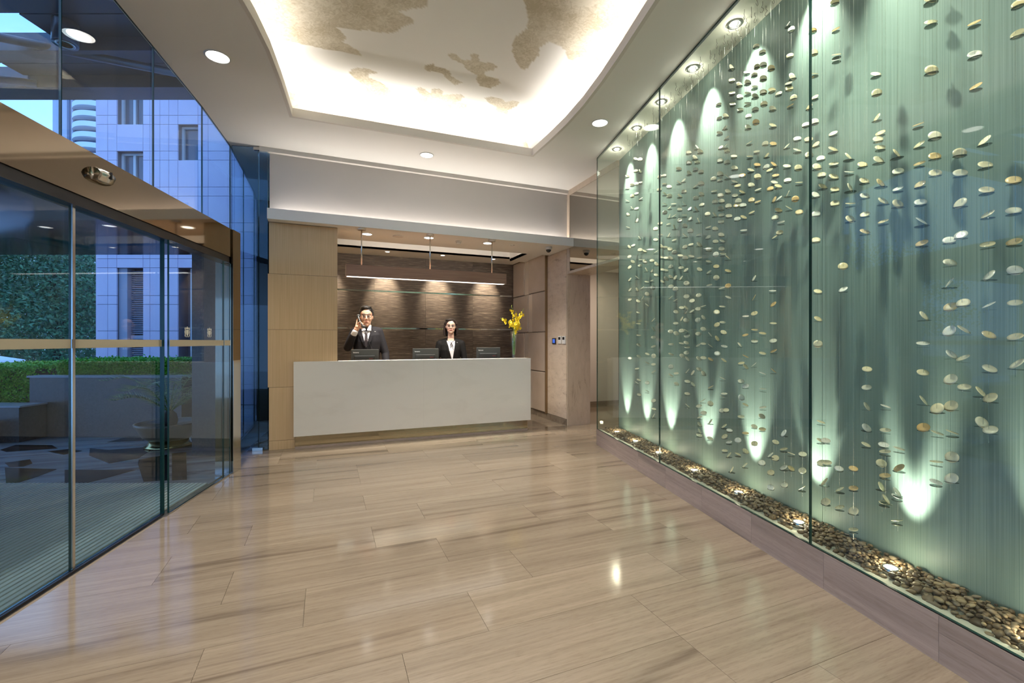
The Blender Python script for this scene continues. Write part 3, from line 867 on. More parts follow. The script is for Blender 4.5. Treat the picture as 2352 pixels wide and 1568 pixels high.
for b, a in zip(ub, ub[1:]):
    for z0, z1, d in ((0.0, 0.118, 0.0), (0.1185, 0.185, 0.0)):
        mb = MB().box(-(b - a) / 2 + 0.0006, (b - a) / 2 - 0.0006, -0.011, 0.011, -(z1 - z0) / 2, (z1 - z0) / 2)
        o = mb.obj('stone_block', 'plinth_stone'); o.location = G(NV + 0.011, (a + b) / 2, (z0 + z1) / 2); o.rotation_euler = (0, 0, pi / 2 - GA)
        put(o, base)
for z0, z1 in ((0.0, 0.118), (0.1185, 0.185)):
    MB().gbox(NV + 0.022, 2.234, UFAR - 0.02, UFAR, z0, z1).obj('stone_block', 'plinth_stone', base, center=True)
MB().gbox(NV + 0.021, NV + 0.055, -2.9, UFAR - 0.021, 0.151, 0.184).obj('pale_sill', 'pale_sand', base)
MB().gbox(NV + 0.056, NB, -2.9, UFAR - 0.021, 0.1505, 0.172).obj('gravel_tray', 'pale_sand', base)
# brushed back sheets
bs = struct(empty('wall_sheet', G(NB, 2.0, 0)))
su = [UFAR + 0.0, 4.69, 3.49, 2.29, 1.09, -0.11, -1.31, -2.9]
for b, a in zip(su, su[1:]):
    o = MB().box(-0.006, 0.006, -(b - a) / 2 + 0.001, (b - a) / 2 - 0.001, 0.0, 3.29).obj('metal_sheet', 'brushed_sheet')
    o.location = G(NB + 0.0065, (a + b) / 2, 0.172); o.rotation_euler = (0, 0, -GA); put(o, bs)
struct(MB().gbox(NV + 0.02, NB + 0.02, -2.9, UFAR - 0.02, CEIL - 0.018, CEIL - 0.002).obj('ceiling_vitrine', 'vitrine_plaster'))
ZV = CEIL - 0.018

# recessed ring lamps at the top and buried uplights in the gravel
def ringlamp(p, r, label, group=None):
    t = tag(empty('ring_spotlight', p), label, 'spotlight', group)
    ring = MB()
    prof = [(r, 0), (r, -0.006), (r * 0.86, -0.010), (r * 0.74, -0.006), (r * 0.70, 0.0)]
    seg_ = 28
    vs = [(rr_ * math.cos(2 * pi * k / seg_), rr_ * math.sin(2 * pi * k / seg_), z) for rr_, z in prof for k in range(seg_)]
    n_ = len(prof)
    ring.add(vs, [(i * seg_ + k, i * seg_ + (k + 1) % seg_, ((i + 1) % n_) * seg_ + (k + 1) % seg_, ((i + 1) % n_) * seg_ + k) for i in range(n_) for k in range(seg_)])
    child(ring.obj('trim_ring', 'steel', smooth=True), t)
    child(MB().lathe([(0.001, -0.003), (r * 0.69, -0.002), (r * 0.69, -0.0005), (0.001, -0.0005)], seg=24).obj('lens', 'ring_lens'), t)
    return t
SPOTU = [at_n(px, py, 2.06) for px, py in ((1419, 338), (1462, 290), (1517, 229), (1590, 152), (1685, 46))]
su_ = [nu(p.x, p.y)[1] for p in SPOTU]
step = 0.52
u0s = 4.93
uspots = [u0s - step * i for i in range(14)]
for i, u in enumerate(uspots):
    n_ = 2.055
    t = ringlamp(G(n_, u, ZV - 0.0005), 0.052, 'small steel ring spotlight recessed in the pale ceiling above the hanging shells', 'ring spotlights above the hanging shells')
    lamp('SPOT', 'vitrine_spot', G(n_ + 0.01, u, ZV - 0.03), 140.0, (1, 0.97, 0.84), t, aim=G(NB + 0.03, u, 2.98), spot_size=math.radians(56), spot_blend=1.0, shadow_soft_size=0.02)
    lamp('POINT', 'lens_spill', G(n_, u, ZV - 0.05), 1.1, (1, 0.95, 0.82), t, shadow_soft_size=0.03)
UPX = [(1466, 1000), (1525, 1040), (1592, 1076), (1692, 1127), (1816, 1186), (2000, 1278), (2322, 1432)]
ups = []
for px, py in UPX:
    p = at_z(px, py, 0.20); ups.append(nu(p.x, p.y))
uu = [5.0, 4.50, 4.0, 3.4, 2.85, 2.32, 1.78, 1.25, 0.7, 0.1, -0.6, -1.3]
for u in uu:
    q = G(2.085, u, 0.173)
    t = tag(empty('gravel_uplight', q), 'glowing round uplight half buried in the brown pebbles behind the glass', 'uplight', 'uplights buried in the pebbles')
    child(MB().lathe([(0.034, 0), (0.036, 0.03), (0.030, 0.032), (0.028, 0.026), (0.0005, 0.026)], seg=20).obj('housing', 'steel', smooth=True), t)
    child(MB().lathe([(0.0005, 0.027), (0.026, 0.027), (0.024, 0.030), (0.0005, 0.031)], seg=20).obj('lens', 'uplight_glow'), t)
    lamp('SPOT', 'uplight_beam', q + Vector((0, 0, 0.045)), 105.0, (1, 0.96, 0.82), t, aim=G(NB + 0.03, u, 0.85), spot_size=math.radians(40), spot_blend=0.9, shadow_soft_size=0.015)
    lamp('POINT', 'lens_spill', q + Vector((0, 0, 0.05)), 1.3, (1, 0.88, 0.62), t, shadow_soft_size=0.02)

# ---- hanging shells, traced column by column on the photograph
T = []
def tile(ox, oy, s, data):
    for e in data.split(';'):
        x, y, r, q = e.split(',')
        T.append((ox + float(x) / s, oy + float(y) / s, float(r), float(q)))
tile(1360, 340, 7.127, '712,175,-20,.5;785,185,15,.75;715,370,15,.6;790,380,-60,.4;577,458,-20,.45;655,600,-10,.55;725,580,5,.7;790,560,12,.3;577,650,-20,.3;658,785,10,.85;725,740,15,.4;795,825,30,.12;580,860,-25,.12;655,980,-50,.2;728,985,20,.4;590,1085,-45,.6;735,1185,65,.4;588,1295,-20,.1;780,1470,-55,.25;1580,70,0,.6;1770,55,-30,.7;1685,155,-45,.55;1722,222,-5,.6;1585,240,0,.8;1420,338,-10,.6;1690,355,40,.8;1780,390,20,.8;1590,410,-55,.6;1180,445,15,.5;1105,470,50,.7;1185,585,0,.4;1262,630,0,.6;1425,560,-30,.3;1495,530,45,.3;1785,580,0,.8;1695,620,35,.25;1100,675,15,.5;1503,710,10,.7;1190,745,-40,.3;1265,785,10,.8;1435,780,-40,.4;1790,750,-30,.65;1700,815,5,.65;1190,910,-25,.12;1335,910,5,.15;1510,905,-50,.08;1795,925,20,.5;1270,970,40,.15;1435,1000,-5,.5;1600,990,45,.4;1705,1000,-55,.35;1190,1055,30,.8;1260,1010,15,.4;1265,1115,70,.15;1340,1105,30,.15;1510,1095,0,.12;1435,1180,5,.7;1605,1155,45,.45;1745,1185,-65,.2;1115,1230,10,.5;1255,1240,15,.2;1280,1280,40,.2;1350,1295,-70,.25;1515,1270,-20,.75;1610,1355,10,.8;1040,1320,10,.75;1255,1425,60,.2;1520,1425,-40,.2;1745,1410,25,.08;1120,1413,0,.2;1042,1497,0,.5;1345,1503,20,.3')
tile(1600, 0, 6.532, '1365,370,55,.1;1420,440,40,.6;1740,450,5,.55;895,690,20,.6;985,780,25,.6;1400,835,20,.6;1755,790,15,.8;905,1000,40,.8;1000,970,10,.8;1120,1020,10,.85;755,1085,-3,.35;865,1120,10,.8;1435,1150,-55,.7;1765,1100,-3,.08;1000,1175,15,.85;525,1010,-60,.5;528,1200,5,.65;640,1265,-30,.65;765,1235,-15,.8;870,1300,0,.35;1380,1245,20,.25;1390,1325,15,.75;530,1390,5,.4;650,1450,-10,.7;765,1395,-5,.3;880,1440,-25,.7;1000,1380,10,.7;1130,1345,0,.55;1230,1400,25,.4;1455,1465,40,.75;1770,1460,35,.35')
tile(1600, 220, 6.532, '330,130,25,.5;540,120,0,.5;765,110,0,.3;655,205,0,.5;1010,120,20,.7;1140,190,-20,.7;1405,145,30,.15;1690,170,50,.35;340,335,25,.5;437,300,-30,.7;880,205,15,.7;780,305,15,.65;890,395,10,.85;425,480,50,.35;345,555,-10,.5;775,470,-30,.7;1145,440,-20,.4;1770,390,15,.75;1640,430,20,.5;450,630,40,.3;790,700,30,.12;1030,720,35,.75;1150,715,-5,.5;1350,755,45,.15;1510,640,10,.5;1680,650,10,.5;365,770,30,.4;425,755,45,.15;455,820,0,.65;60,835,-25,.75;10,770,-50,.2;900,832,10,.3;560,903,0,.4;800,905,0,.2;1050,895,50,.3;1510,808,-15,.25;1690,885,0,.7;1790,730,40,.4;355,970,5,.65;460,995,10,.75;910,1030,-5,.45;1045,1065,35,.6;1160,1025,-35,.35;1355,1050,-3,.4;1525,1080,5,.85;570,1080,-15,.65;815,1110,-15,.35;1095,1110,25,.3;60,1150,15,.75;355,1170,-20,.8;255,1245,20,.7;350,1255,35,.35;465,1210,-35,.15;685,1190,10,.5;915,1210,0,.8;1185,1190,10,.35;1365,1265,15,.6;1535,1297,5,.12;1165,1293,-10,.4;1225,1350,-15,.4;1105,1390,20,.55;70,1320,5,.75;570,1283,-15,.25;615,1345,15,.35;820,1335,-5,.65;265,1425,15,.25;920,1405,20,.2;70,1465,-35,.6;470,1430,-25,.6;685,1440,-25,.35;575,1490,5,.45;360,1490,5,.65;1365,1470,65,.1;1785,1485,-25,.6;10,990,-10,.6')
tile(1600, 440, 6.532, '275,155,10,.85;375,140,0,.6;75,195,15,.5;625,145,30,.85;825,125,20,.7;915,150,20,.25;1165,120,60,.35;1235,100,40,.2;1480,110,20,.8;480,215,5,.75;600,205,15,.6;695,200,5,.55;365,250,-20,.65;10,275,-50,.5;1230,275,-15,.5;1385,240,-30,.12;1540,305,10,.6;1790,335,10,.7;165,335,10,.7;275,345,-45,.3;375,345,15,.5;485,360,0,.5;825,310,25,.25;610,405,10,.55;705,380,-20,.4;1175,390,20,.65;1265,455,15,.25;35,430,-60,.15;365,450,15,.7;175,530,20,.2;280,553,-10,.65;705,578,5,.2;1245,610,10,.55;1175,675,35,.15;40,635,20,.08;175,680,30,.45;370,645,-10,.65;285,745,0,.55;385,735,-20,.4;40,790,-45,.5;180,865,-20,.7;375,855,5,.7;290,940,20,.8;395,930,-5,.3;470,985,-40,.12;40,990,10,.25;185,1045,-10,.3;295,1120,5,.6;45,1165,-25,.6;185,1205,35,.3;470,1185,-15,.4;295,1290,5,.85;190,1400,15,.3;380,1445,15,.2;470,1410,20,.7;860,1300,60,.25;1140,1485,0,.2;1790,725,5,.6;30,1555,15,.7')
tile(1360, 540, 7.127, '610,190,-50,.5;670,165,25,.4;785,240,5,.7;860,258,-30,.4;1045,270,30,.08;1130,180,-45,.6;1200,195,-5,.4;1275,225,-5,.6;1350,280,15,.85;1520,190,30,.6;1615,150,15,.35;1755,150,-35,.5;610,350,30,.65;795,398,0,.15;665,430,-30,.6;865,430,-40,.65;980,415,0,.6;1055,470,-45,.6;1140,358,-10,.4;1210,370,-3,.45;1285,375,-30,.6;1445,330,-5,.35;1525,372,-5,.8;1625,340,-10,.35;1755,362,10,.25;612,525,45,.55;785,495,10,.5;890,565,-60,.25;985,580,50,.4;1050,650,-15,.5;1285,515,35,.65;1150,560,-5,.4;1210,570,-15,.35;1455,530,10,.5;1535,570,40,.4;1755,560,-15,.65;615,725,50,.3;740,690,-40,.12;895,760,-8,.25;985,740,15,.2;1215,710,-45,.65;1290,680,-35,.5;1360,695,55,.45;1455,700,55,.25;1145,755,-30,.4;995,860,-10,.85;1545,785,0,.75;1290,840,10,.7;1365,880,20,.8;618,890,50,.35;740,890,-60,.45;820,860,35,.08;900,962,-20,.9;1285,1018,40,.1;1365,1060,30,.12;1545,1000,10,.7;1735,1003,15,.7;1635,1072,15,.65;618,1050,30,.6;755,1075,-25,.6;825,1025,60,.15;900,1140,-35,.1;1465,1185,-5,.5;1540,1185,-40,.35;1540,1245,55,.3;1635,1240,30,.3;1735,1203,5,.6;1815,1160,15,.12;1375,1255,-15,.65;755,1262,-15,.4;1000,1385,45,.15;1465,1370,60,.3;1540,1390,-5,.75;1735,1390,5,.85;1825,1345,-50,.5;1370,1440,0,.45;758,1446,-3,.12;1005,1535,-55,.3')
tile(1360, 740, 7.127, '1285,150,-5,.65;1375,180,-20,.7;1465,137,5,.65;1545,135,-30,.1;1552,220,10,.65;1740,188,-5,.6;1820,110,-15,.7;1005,245,0,.6;763,210,-3,.35;763,370,-25,.5;1005,393,20,.4;1290,358,0,.4;1465,343,-10,.25;1540,333,-20,.55;1740,370,30,.3;1820,348,-5,.35;1555,405,-3,.35;905,517,-20,.4;1008,548,-5,.9;763,555,-25,.5;617,587,0,.65;1290,520,-20,.35;1472,545,-20,.65;1543,497,5,.65;1560,595,-50,.4;1750,590,-30,.5;1820,578,-5,.5;905,665,-25,.25;1005,687,3,.5;1290,727,0,.85;735,755,10,.3;1005,808,30,.3;1290,865,-30,.3;1378,833,3,.4;1560,795,50,.15;1645,825,55,.35;1752,765,-25,.5;1825,835,-50,.55;765,940,-20,.35;730,985,-30,.12;903,988,-5,.75;1380,1005,-25,.6;1560,965,-10,.45;1652,1012,-45,.4;770,1182,-15,.55;900,1120,-30,.08;1558,1165,-10,.45;1005,1280,15,.7;1010,1415,-10,.4;1005,1530,60,.2;1560,1360,-40,.1;1750,1368,10,.5;1825,1480,0,.6;1815,1275,30,.1')
tile(1600, 660, 6.532, '475,145,-20,.3;860,150,60,.1;1150,250,40,.4;385,285,-5,.25;300,368,0,.75;865,388,20,.55;735,430,3,.2;1150,535,-2,.25;110,460,-40,.45;30,490,10,.75;305,558,30,.65;390,520,-3,.35;870,633,-3,.25;115,628,-15,.55;405,672,-20,.6;990,685,-8,.3;730,712,15,.35;35,695,-5,.5;205,705,-50,.15;310,765,-55,.45;870,803,0,.45;1150,797,8,.5;110,843,-5,.35;205,870,-35,.12;415,880,-10,.35;650,858,-45,.3;990,985,-12,.35;1155,950,25,.3;310,990,-5,.75;735,1030,-25,.15;110,1053,0,.4;35,1060,-30,.4;210,1075,-30,.4;410,1090,-35,.3;670,1132,10,.35;735,1185,-45,.45;860,1155,40,.1;40,1225,-25,.5;120,1290,-35,.5;1155,1245,-40,.1;990,1285,-20,.15;390,1360,-25,.12;668,1405,-10,.5;735,1478,12,.55;210,1490,25,.1;995,1520,-3,.12')
tile(1600, 880, 4.9, '505,160,-40,.8;550,240,-25,.3;290,148,-25,.12;310,115,0,.3;155,228,-30,.8;30,255,10,.4;285,305,0,.65;330,300,0,.6;745,270,8,.3;735,370,-30,.6;500,372,-2,.35;35,380,20,.25;155,430,55,.25;650,485,-20,.55;740,515,-5,.5;310,480,35,.3;370,527,-10,.45;550,560,-3,.4;315,597,30,.6;465,640,0,.8;650,678,-5,.75;890,660,-20,.55;980,560,55,.45;365,660,10,.4;980,737,8,.3;1065,788,-20,.1;1195,795,-10,.55;318,755,-3,.4;365,803,50,.3;465,795,-25,.25;552,762,-35,.55;885,840,0,.75;830,805,40,.25;735,893,-10,.75;543,920,40,.3;980,945,25,.5;1065,955,-35,.45;1190,980,-5,.75;835,1002,0,.75;985,1140,-5,.75;835,1170,-25,.75;1185,1175,30,.1;395,970,60,.2;35,460,-50,.5;35,535,-60,.3;30,580,-20,.45;150,618,-20,.5')
tile(1800, 0, 3.92, '460,15,20,.5;1325,-8,0,.5;2110,35,30,.45;470,262,30,.2;1325,198,8,.3;1715,205,25,.15;2105,300,30,.35;475,490,8,.12;475,532,15,.2;1720,487,12,.45;1330,630,5,.7;1730,775,30,.2;830,665,-3,.35;838,835,20,.7;838,1060,55,.25;1210,1118,20,.08;870,1195,25,.3;850,1250,3,.5;870,1325,0,.4;445,1200,25,.35;445,1340,-20,.3;585,1408,-45,.25;1360,1220,3,.65;1220,1300,35,.25;1808,1265,40,.25;335,1425,10,.6;450,1472,8,.3;710,1480,-5,.5;855,1438,-25,.5;1020,1382,-50,.25;1360,1405,0,.55;1585,1375,5,.65;1222,1470,20,.2;1815,1480,-3,.4;590,1545,-2,.12;1030,1540,10,.5;1365,1555,3,.5;1590,1555,3,.45;300,1500,-15,.65')
tile(1800, 360, 3.563, '1660,270,0,.4;1880,190,5,.45;1115,225,30,.4;310,145,10,.5;410,160,-15,.45;660,195,-15,.5;795,215,-45,.4;935,260,20,.25;545,252,-60,.3;420,265,0,.5;320,240,-25,.45;265,310,-15,.6;665,318,-10,.5;420,380,10,.6;545,380,2,.15;815,360,-30,.4;935,385,-30,.65;1120,370,5,.45;1445,380,35,.5;1670,468,30,.25;1880,438,5,.35;270,475,0,.8;545,508,-25,.6;665,470,15,.45;1130,525,-30,.15;815,527,20,.2;275,680,5,.5;665,610,-15,.35;1130,705,20,.35;1355,683,5,.5;1450,640,20,.5;1668,715,10,.3;1885,695,15,.35;485,895,5,.7;1360,865,-10,.45;1680,970,40,.35;1892,928,0,.55;280,1100,-10,.45;487,1083,25,.4;1355,1030,50,.15;1365,1228,15,.55;1470,1195,12,.55;1680,1210,25,.12;1892,1193,5,.35;282,1325,-25,.45;1150,1302,-45,.35;1355,1425,30,.65;1475,1412,-30,.2;1680,1455,-20,.4;1895,1470,10,.35;280,1530,0,.8;1140,1525,-2,.25')
tile(1800, 760, 3.266, '1260,175,-35,.4;1345,200,20,.25;1545,280,-18,.4;1750,245,30,.3;625,285,-5,.5;1045,310,-10,.45;1252,362,20,.7;622,422,3,.5;1355,418,0,.4;1480,455,-45,.25;1550,500,20,.55;625,565,-55,.35;765,563,-18,.15;1050,520,-50,.2;1152,582,20,.75;1255,562,15,.75;280,680,-20,.2;622,725,-40,.55;762,742,-3,.35;1048,722,0,.65;1152,762,-20,.15;1265,757,-20,.1;1487,685,-35,.6;1550,740,3,.5;280,820,-25,.3;315,820,-10,.5;618,850,-25,.3;750,850,-10,.4;865,880,-18,.15;760,902,0,.3;285,988,0,.65;325,985,-5,.5;415,1030,-15,.5;523,1030,-15,.5;733,990,-20,.65;865,1025,25,.5;760,1082,0,.4;1145,978,-5,.15;1262,945,-10,.75;305,1130,50,.3;420,1185,25,.25;523,1177,-5,.5;733,1165,-60,.35;850,1205,-50,.3;850,1240,-25,.25;770,1260,-55,.25;755,1285,-12,.3;1142,1130,-20,.3;1258,1105,5,.75;315,1280,5,.8;420,1320,10,.35;523,1350,5,.85;850,1420,0,.1;523,1487,-3,.35')
U_ = []
for e in T:
    if all((e[0] - k[0]) ** 2 + (e[1] - k[1]) ** 2 > 49 for k in U_): U_.append(e)
T = sorted(U_, key=lambda e: e[0])
# columns: neighbours in x share one line and one depth
DEP = [2.03, 2.10, 2.15, 2.06, 2.12]
cols_ = []
for e in T:
    tol = 3.0 + max(0.0, (e[0] - 1450) / 900.0) * 10.0
    c = next((c for c in cols_ if abs(c[0] - e[0]) < tol), None)
    if c is None:
        c = [e[0], [], DEP[len(cols_) % 5]]; cols_.append(c)
    c[1].append(e)
SIZE = [(1430, 5.0), (1540, 6.3), (1640, 7.3), (1740, 8.2), (1840, 9.5), (1900, 11.0), (2000, 12.5), (2110, 15.2), (2205, 17.3), (2340, 19.8)]
def disc_mesh(name, mats, th, dome, seg=18):
    mb = MB()
    pr = [(0.0005, -th / 2 - dome * 0.6), (0.6, -th / 2 - dome * 0.3), (1.0, -th * 0.25), (1.0, th * 0.25), (0.6, th / 2 - dome * 0.2), (0.0005, th / 2 - dome * 0.4)]
    return mb.lathe(pr, seg=seg).mesh(name, mats, smooth=True)
me_shell = disc_mesh('shell_disc', 'shell', 0.09, 0.10)
me_plate = disc_mesh('support_plate', 'clear_plate', 0.05, 0.0)
vc = Vector((0, 0, CAMH))
items = []
lines = []
for cx, lst, dn in cols_:
    zs = []
    pm = at_n(sum(e[0] for e in lst) / len(lst), 784, dn)
    ucol = nu(pm.x, pm.y)[1]
    for px, py, roll, q in lst:
        p = at_n(px, py, dn)
        dist = (p - vc).length
        items.append((dist, p, roll, q)); zs.append(p.z)
    lines.append((G(dn, ucol), min(zs), max(zs)))
items.sort(key=lambda e: e[0])
rs = random.Random(3)
rest = MB()
SHL = 'round cream shell disc tilted on a clear plate hung on nylon behind the glass'
for k, (dist, p, roll, q) in enumerate(items):
    v = (p - vc).normalized()
    # tilt of the disc from its traced outline: undo the wide-angle stretch first
    dep_ = p.x * SA + p.y * CA; ix, iy = (p.x * CA - p.y * SA) / dep_, (p.z - CAMH) / dep_
    rad = math.hypot(ix, iy); sec = math.sqrt(1 + rad * rad)
    er = Vector((ix, iy)) / max(rad, 1e-6)
    R3, U3, F3 = Vector((CA, -SA, 0)), Vector((0, 0, 1)), Vector((SA, CA, 0))
    et3 = R3 * -er.y + U3 * er.x; er3 = et3.cross(v)
    if er3.dot(R3 * er.x + U3 * er.y) < 0: er3 = -er3
    a = math.radians(roll); A_ = lerp_tab(SIZE, 1176 + ix * FPX) * rs.uniform(0.95, 1.05)
    e1, e2 = Vector((math.cos(a), math.sin(a))), Vector((-math.sin(a), math.cos(a)))
    D_ = dep_ * sec; kr, kt = D_ / (FPX * sec * sec), D_ / (FPX * sec)
    et = Vector((-er.y, er.x))
    E_ = np.array([[A_ * e1.dot(er) * kr, q * A_ * e2.dot(er) * kr], [A_ * e1.dot(et) * kt, q * A_ * e2.dot(et) * kt]])
    Us, Sv, _ = np.linalg.svd(E_)
    r = float(Sv[0]); q2 = float(min(1.0, Sv[1] / Sv[0]))
    mn = er3 * float(Us[0, 1]) + et3 * float(Us[1, 1])
    if mn.z < 0: mn = -mn
    nrm = (-v) * q2 + mn * math.sqrt(max(0.0, 1 - q2 * q2))
    rot = nrm.to_track_quat('Z', 'Y')
    q = q2
    bp = p - Vector((0, 0, 0.55 * r + 0.4 * r * (1 - q)))
    if k < 300:
        t = tag(empty('shell_pendant', bp), SHL, 'shell disc', 'shell discs hanging behind the glass')
        s_ = meshobj('shell', me_shell, t, p - bp, rot.to_euler()); s_.scale = (r, r, r)
        b_ = meshobj('support_plate', me_plate, t, (0, 0, 0)); b_.scale = (r * 0.98, r * 0.98, r)
        b_.rotation_euler = (rs.uniform(-.08, .08), rs.uniform(-.08, .08), 0)
    else:
        m3 = rot.to_matrix()
        rest.mat(0).add([p + m3 @ (v_.co * r) for v_ in me_shell.vertices], [tuple(f_.vertices) for f_ in me_shell.polygons])
        rest.mat(1).add([bp + v_.co * r for v_ in me_plate.vertices], [tuple(f_.vertices) for f_ in me_plate.polygons])
ro = rest.obj('shell_discs_far', ['shell', 'clear_plate'], smooth=True)
ro.name = 'distant_shell_swarm'
tag(ro, 'many small far shell discs hanging towards the stone opening end of the glass case', 'shell discs', None, 'stuff')
# nylon lines with their ceiling hooks
hookp = [(0, 0, 0.0), (0, 0, -0.022), (0.008, 0, -0.034), (-0.004, 0, -0.048), (-0.006, 0, -0.060), (0.003, 0, -0.069), (0.013, 0, -0.066), (0.017, 0, -0.056)]
me_hook = MB().tube(hookp, 0.0015, 6).mesh('hook', 'wire', smooth=True)
for p, z0, z1 in lines:
    t = tag(empty('nylon_line', (p.x, p.y, ZV)), 'fine clear nylon line with a bent wire hook at the case ceiling', 'line', 'nylon lines in the glass case')
    child(MB().tube([(0, 0, -0.066), (0, 0, z0 - ZV - 0.05)], 0.0007, 5).obj('thread', 'nylon'), t)
    meshobj('hook', me_hook, t, (0, 0, 0), (0, 0, rs.uniform(0, 6)))

# ---- river pebbles
def peb_mesh(i):
    bm = bmesh.new(); bmesh.ops.create_icosphere(bm, subdivisions=2, radius=1.0)
    r = random.Random(100 + i); sx, sy, sz = r.uniform(0.8, 1.35), r.uniform(0.7, 1.0), r.uniform(0.45, 0.7)
    d = [Vector((r.uniform(-1, 1), r.uniform(-1, 1), r.uniform(-1, 1))) for _ in range(4)]
    for v in bm.verts:
        k = 1 + 0.12 * math.sin(2 * v.co.dot(d[0]) + 1) + 0.10 * math.sin(3 * v.co.dot(d[1]))
        v.co = Vector((v.co.x * sx, v.co.y * sy, v.co.z * sz)) * k
    me = bpy.data.meshes.new('pebble'); bm.to_mesh(me); bm.free()
    me.materials.append(MATS['pebble']); me.polygons.foreach_set('use_smooth', [True] * len(me.polygons))
    return me
PM = [peb_mesh(i) for i in range(7)]
pr = random.Random(8)
cells = {}
def fits(n, u, r, z):
    ci = (int(u / 0.06), int(n / 0.06))
    for a in range(-1, 2):
        for b in range(-1, 2):
            for (n2, u2, r2, z2) in cells.get((ci[0] + a, ci[1] + b), ()):
                if (n - n2) ** 2 + (u - u2) ** 2 + (1.6 * (z - z2)) ** 2 < (0.78 * (r + r2)) ** 2: return False
    cells.setdefault(ci, []).append((n, u, r, z)); return True
pebs = []
for layer, (cnt, z, rl, rh) in enumerate(((3200, 0.180, 0.008, 0.020), (5200, 0.194, 0.007, 0.0165), (3600, 0.206, 0.006, 0.014))):
    for _ in range(cnt):
        u = pr.uniform(-0.9, UFAR - 0.04); r = pr.uniform(rl, rh) if pr.random() < 0.85 else pr.uniform(rl, rh) * 1.45
        n0 = 1.996 + layer * 0.02 + 0.010 * math.sin(u * 9) + 0.008 * math.sin(u * 23)
        n = pr.uniform(n0, NB - r - 0.004)
        if any((u - q) ** 2 + (n - 2.085) ** 2 < (0.040 + 0.6 * r) ** 2 for q in uu): continue
        if fits(n, u, r, z): pebs.append((n, u, z + pr.uniform(-0.003, 0.003), r))
cand = sorted(pebs, key=lambda e: (0 if e[1] > 1.22 else 1, (e[1] - 1.2) - 30 * (e[3] - 0.012)))
mid_, bed = cand[:300], cand[300:]
for n, u, z, r in mid_:
    o = meshobj('pebble', pr.choice(PM), None, G(n, u, z), (pr.uniform(-.4, .4), pr.uniform(-.4, .4), pr.uniform(0, 6.28)))
    o.scale = (r, r, r)
    tag(o, 'smooth brown river pebble lying in the gravel strip behind the glass', 'pebble', 'river pebbles behind the glass')
mb = MB()
for n, u, z, r in bed:
    m_ = pr.choice(PM); R_ = Matrix.Rotation(pr.uniform(0, 6.28), 3, 'Z') @ Matrix.Rotation(pr.uniform(-.4, .4), 3, 'X'); c = G(n, u, z)
    mb.add([c + R_ @ (v.co * r) for v in m_.vertices], [tuple(f_.vertices) for f_ in m_.polygons])
tag(mb.obj('gravel_bed', 'pebble_bed', smooth=True), 'strip of small brown river gravel along the foot of the metal sheet', 'gravel', None, 'stuff')

# ================================================================== CEILING FITTINGS
def downlight(p, r, label, power, group=None, glow='lamp_glow', size=110, aim=None, color=(1, 0.93, 0.82)):
    t = tag(empty('downlight', p), label, 'downlight', group)
    seg_ = 32; prof = [(r * 1.12, 0), (r * 1.12, -0.004), (r * 1.0, -0.007), (r * 0.96, -0.004), (r * 0.96, 0)]
    vs = [(a * math.cos(2 * pi * k / seg_), a * math.sin(2 * pi * k / seg_), z) for a, z in prof for k in range(seg_)]
    n_ = len(prof)
    child(MB().add(vs, [(i * seg_ + k, i * seg_ + (k + 1) % seg_, ((i + 1) % n_) * seg_ + (k + 1) % seg_, ((i + 1) % n_) * seg_ + k) for i in range(n_) for k in range(seg_)]).obj('trim_ring', 'white_plastic', smooth=True), t)
    child(MB().lathe([(0.0005, -0.004), (r * 0.95, -0.003), (r * 0.95, -0.0008), (0.0005, -0.0008)], seg=32).obj('lens', glow), t)
    if power:
        lamp('SPOT', 'downlight_beam', Vector(p) + Vector((0, 0, -0.02)), power, color, t, aim=aim or (Vector(p) - Vector((0, 0, 2))), spot_size=math.radians(size), spot_blend=1.0, shadow_soft_size=r * 0.8)
    return t
PD = 285
downlight(at_z(500, 130, CEIL - 0.0006), 0.082, 'round bright downlight in the ceiling strip beside the glass facade', PD)
downlight(at_z(980, 356, CEIL - 0.0006), 0.075, 'round bright downlight between the lit vault and the wall above the desk', PD, None, 'lamp_glow', 70, aim=at_z(980, 356, CEIL) - Vector((0, 0.9, 2.2)))
downlight(at_z(1378, 282, CEIL - 0.0006), 0.078, 'round bright downlight in the ceiling strip beside the shell case', PD)
for n_, u_ in ((-1.65, 1.6), (-1.65, -0.6), (-0.1, 0.2), (1.6, 2.0), (1.6, -0.4), (-0.1, -1.6)):  # unseen downlights behind the viewpoint, added to fill the lobby with light
    q = G(n_, u_, CEIL - 0.0006)
    downlight(q, 0.078, 'unseen round downlight added as fill light towards the rear of the lobby', PD, 'added rear lobby fill lights')
for i, (px, py) in enumerate(((843, 537), (985, 545.5), (1120, 558))):
    downlight(at_z(px, py, 2.6256), 0.062, ('round downlight over the desk bay beside the wood pier', 'middle round downlight over the desk bay', 'round downlight over the desk bay beside the padded wall')[i], 240, None, 'lamp_glow', 115)
for i, (px, py) in enumerate(((890, 577.5), (1017, 586), (1133, 594.5))):
    q = at_z(px, py, 2.6994)
    downlight(q, 0.036, ('small accent spotlight by the brown wall above the standing man', 'small accent spotlight by the brown wall above the standing woman', 'small accent spotlight by the brown wall above the yellow orchids')[i], 165, None, 'lamp_glow_small', 50, aim=(q.x, YB, 2.08), color=(1, 0.88, 0.68))
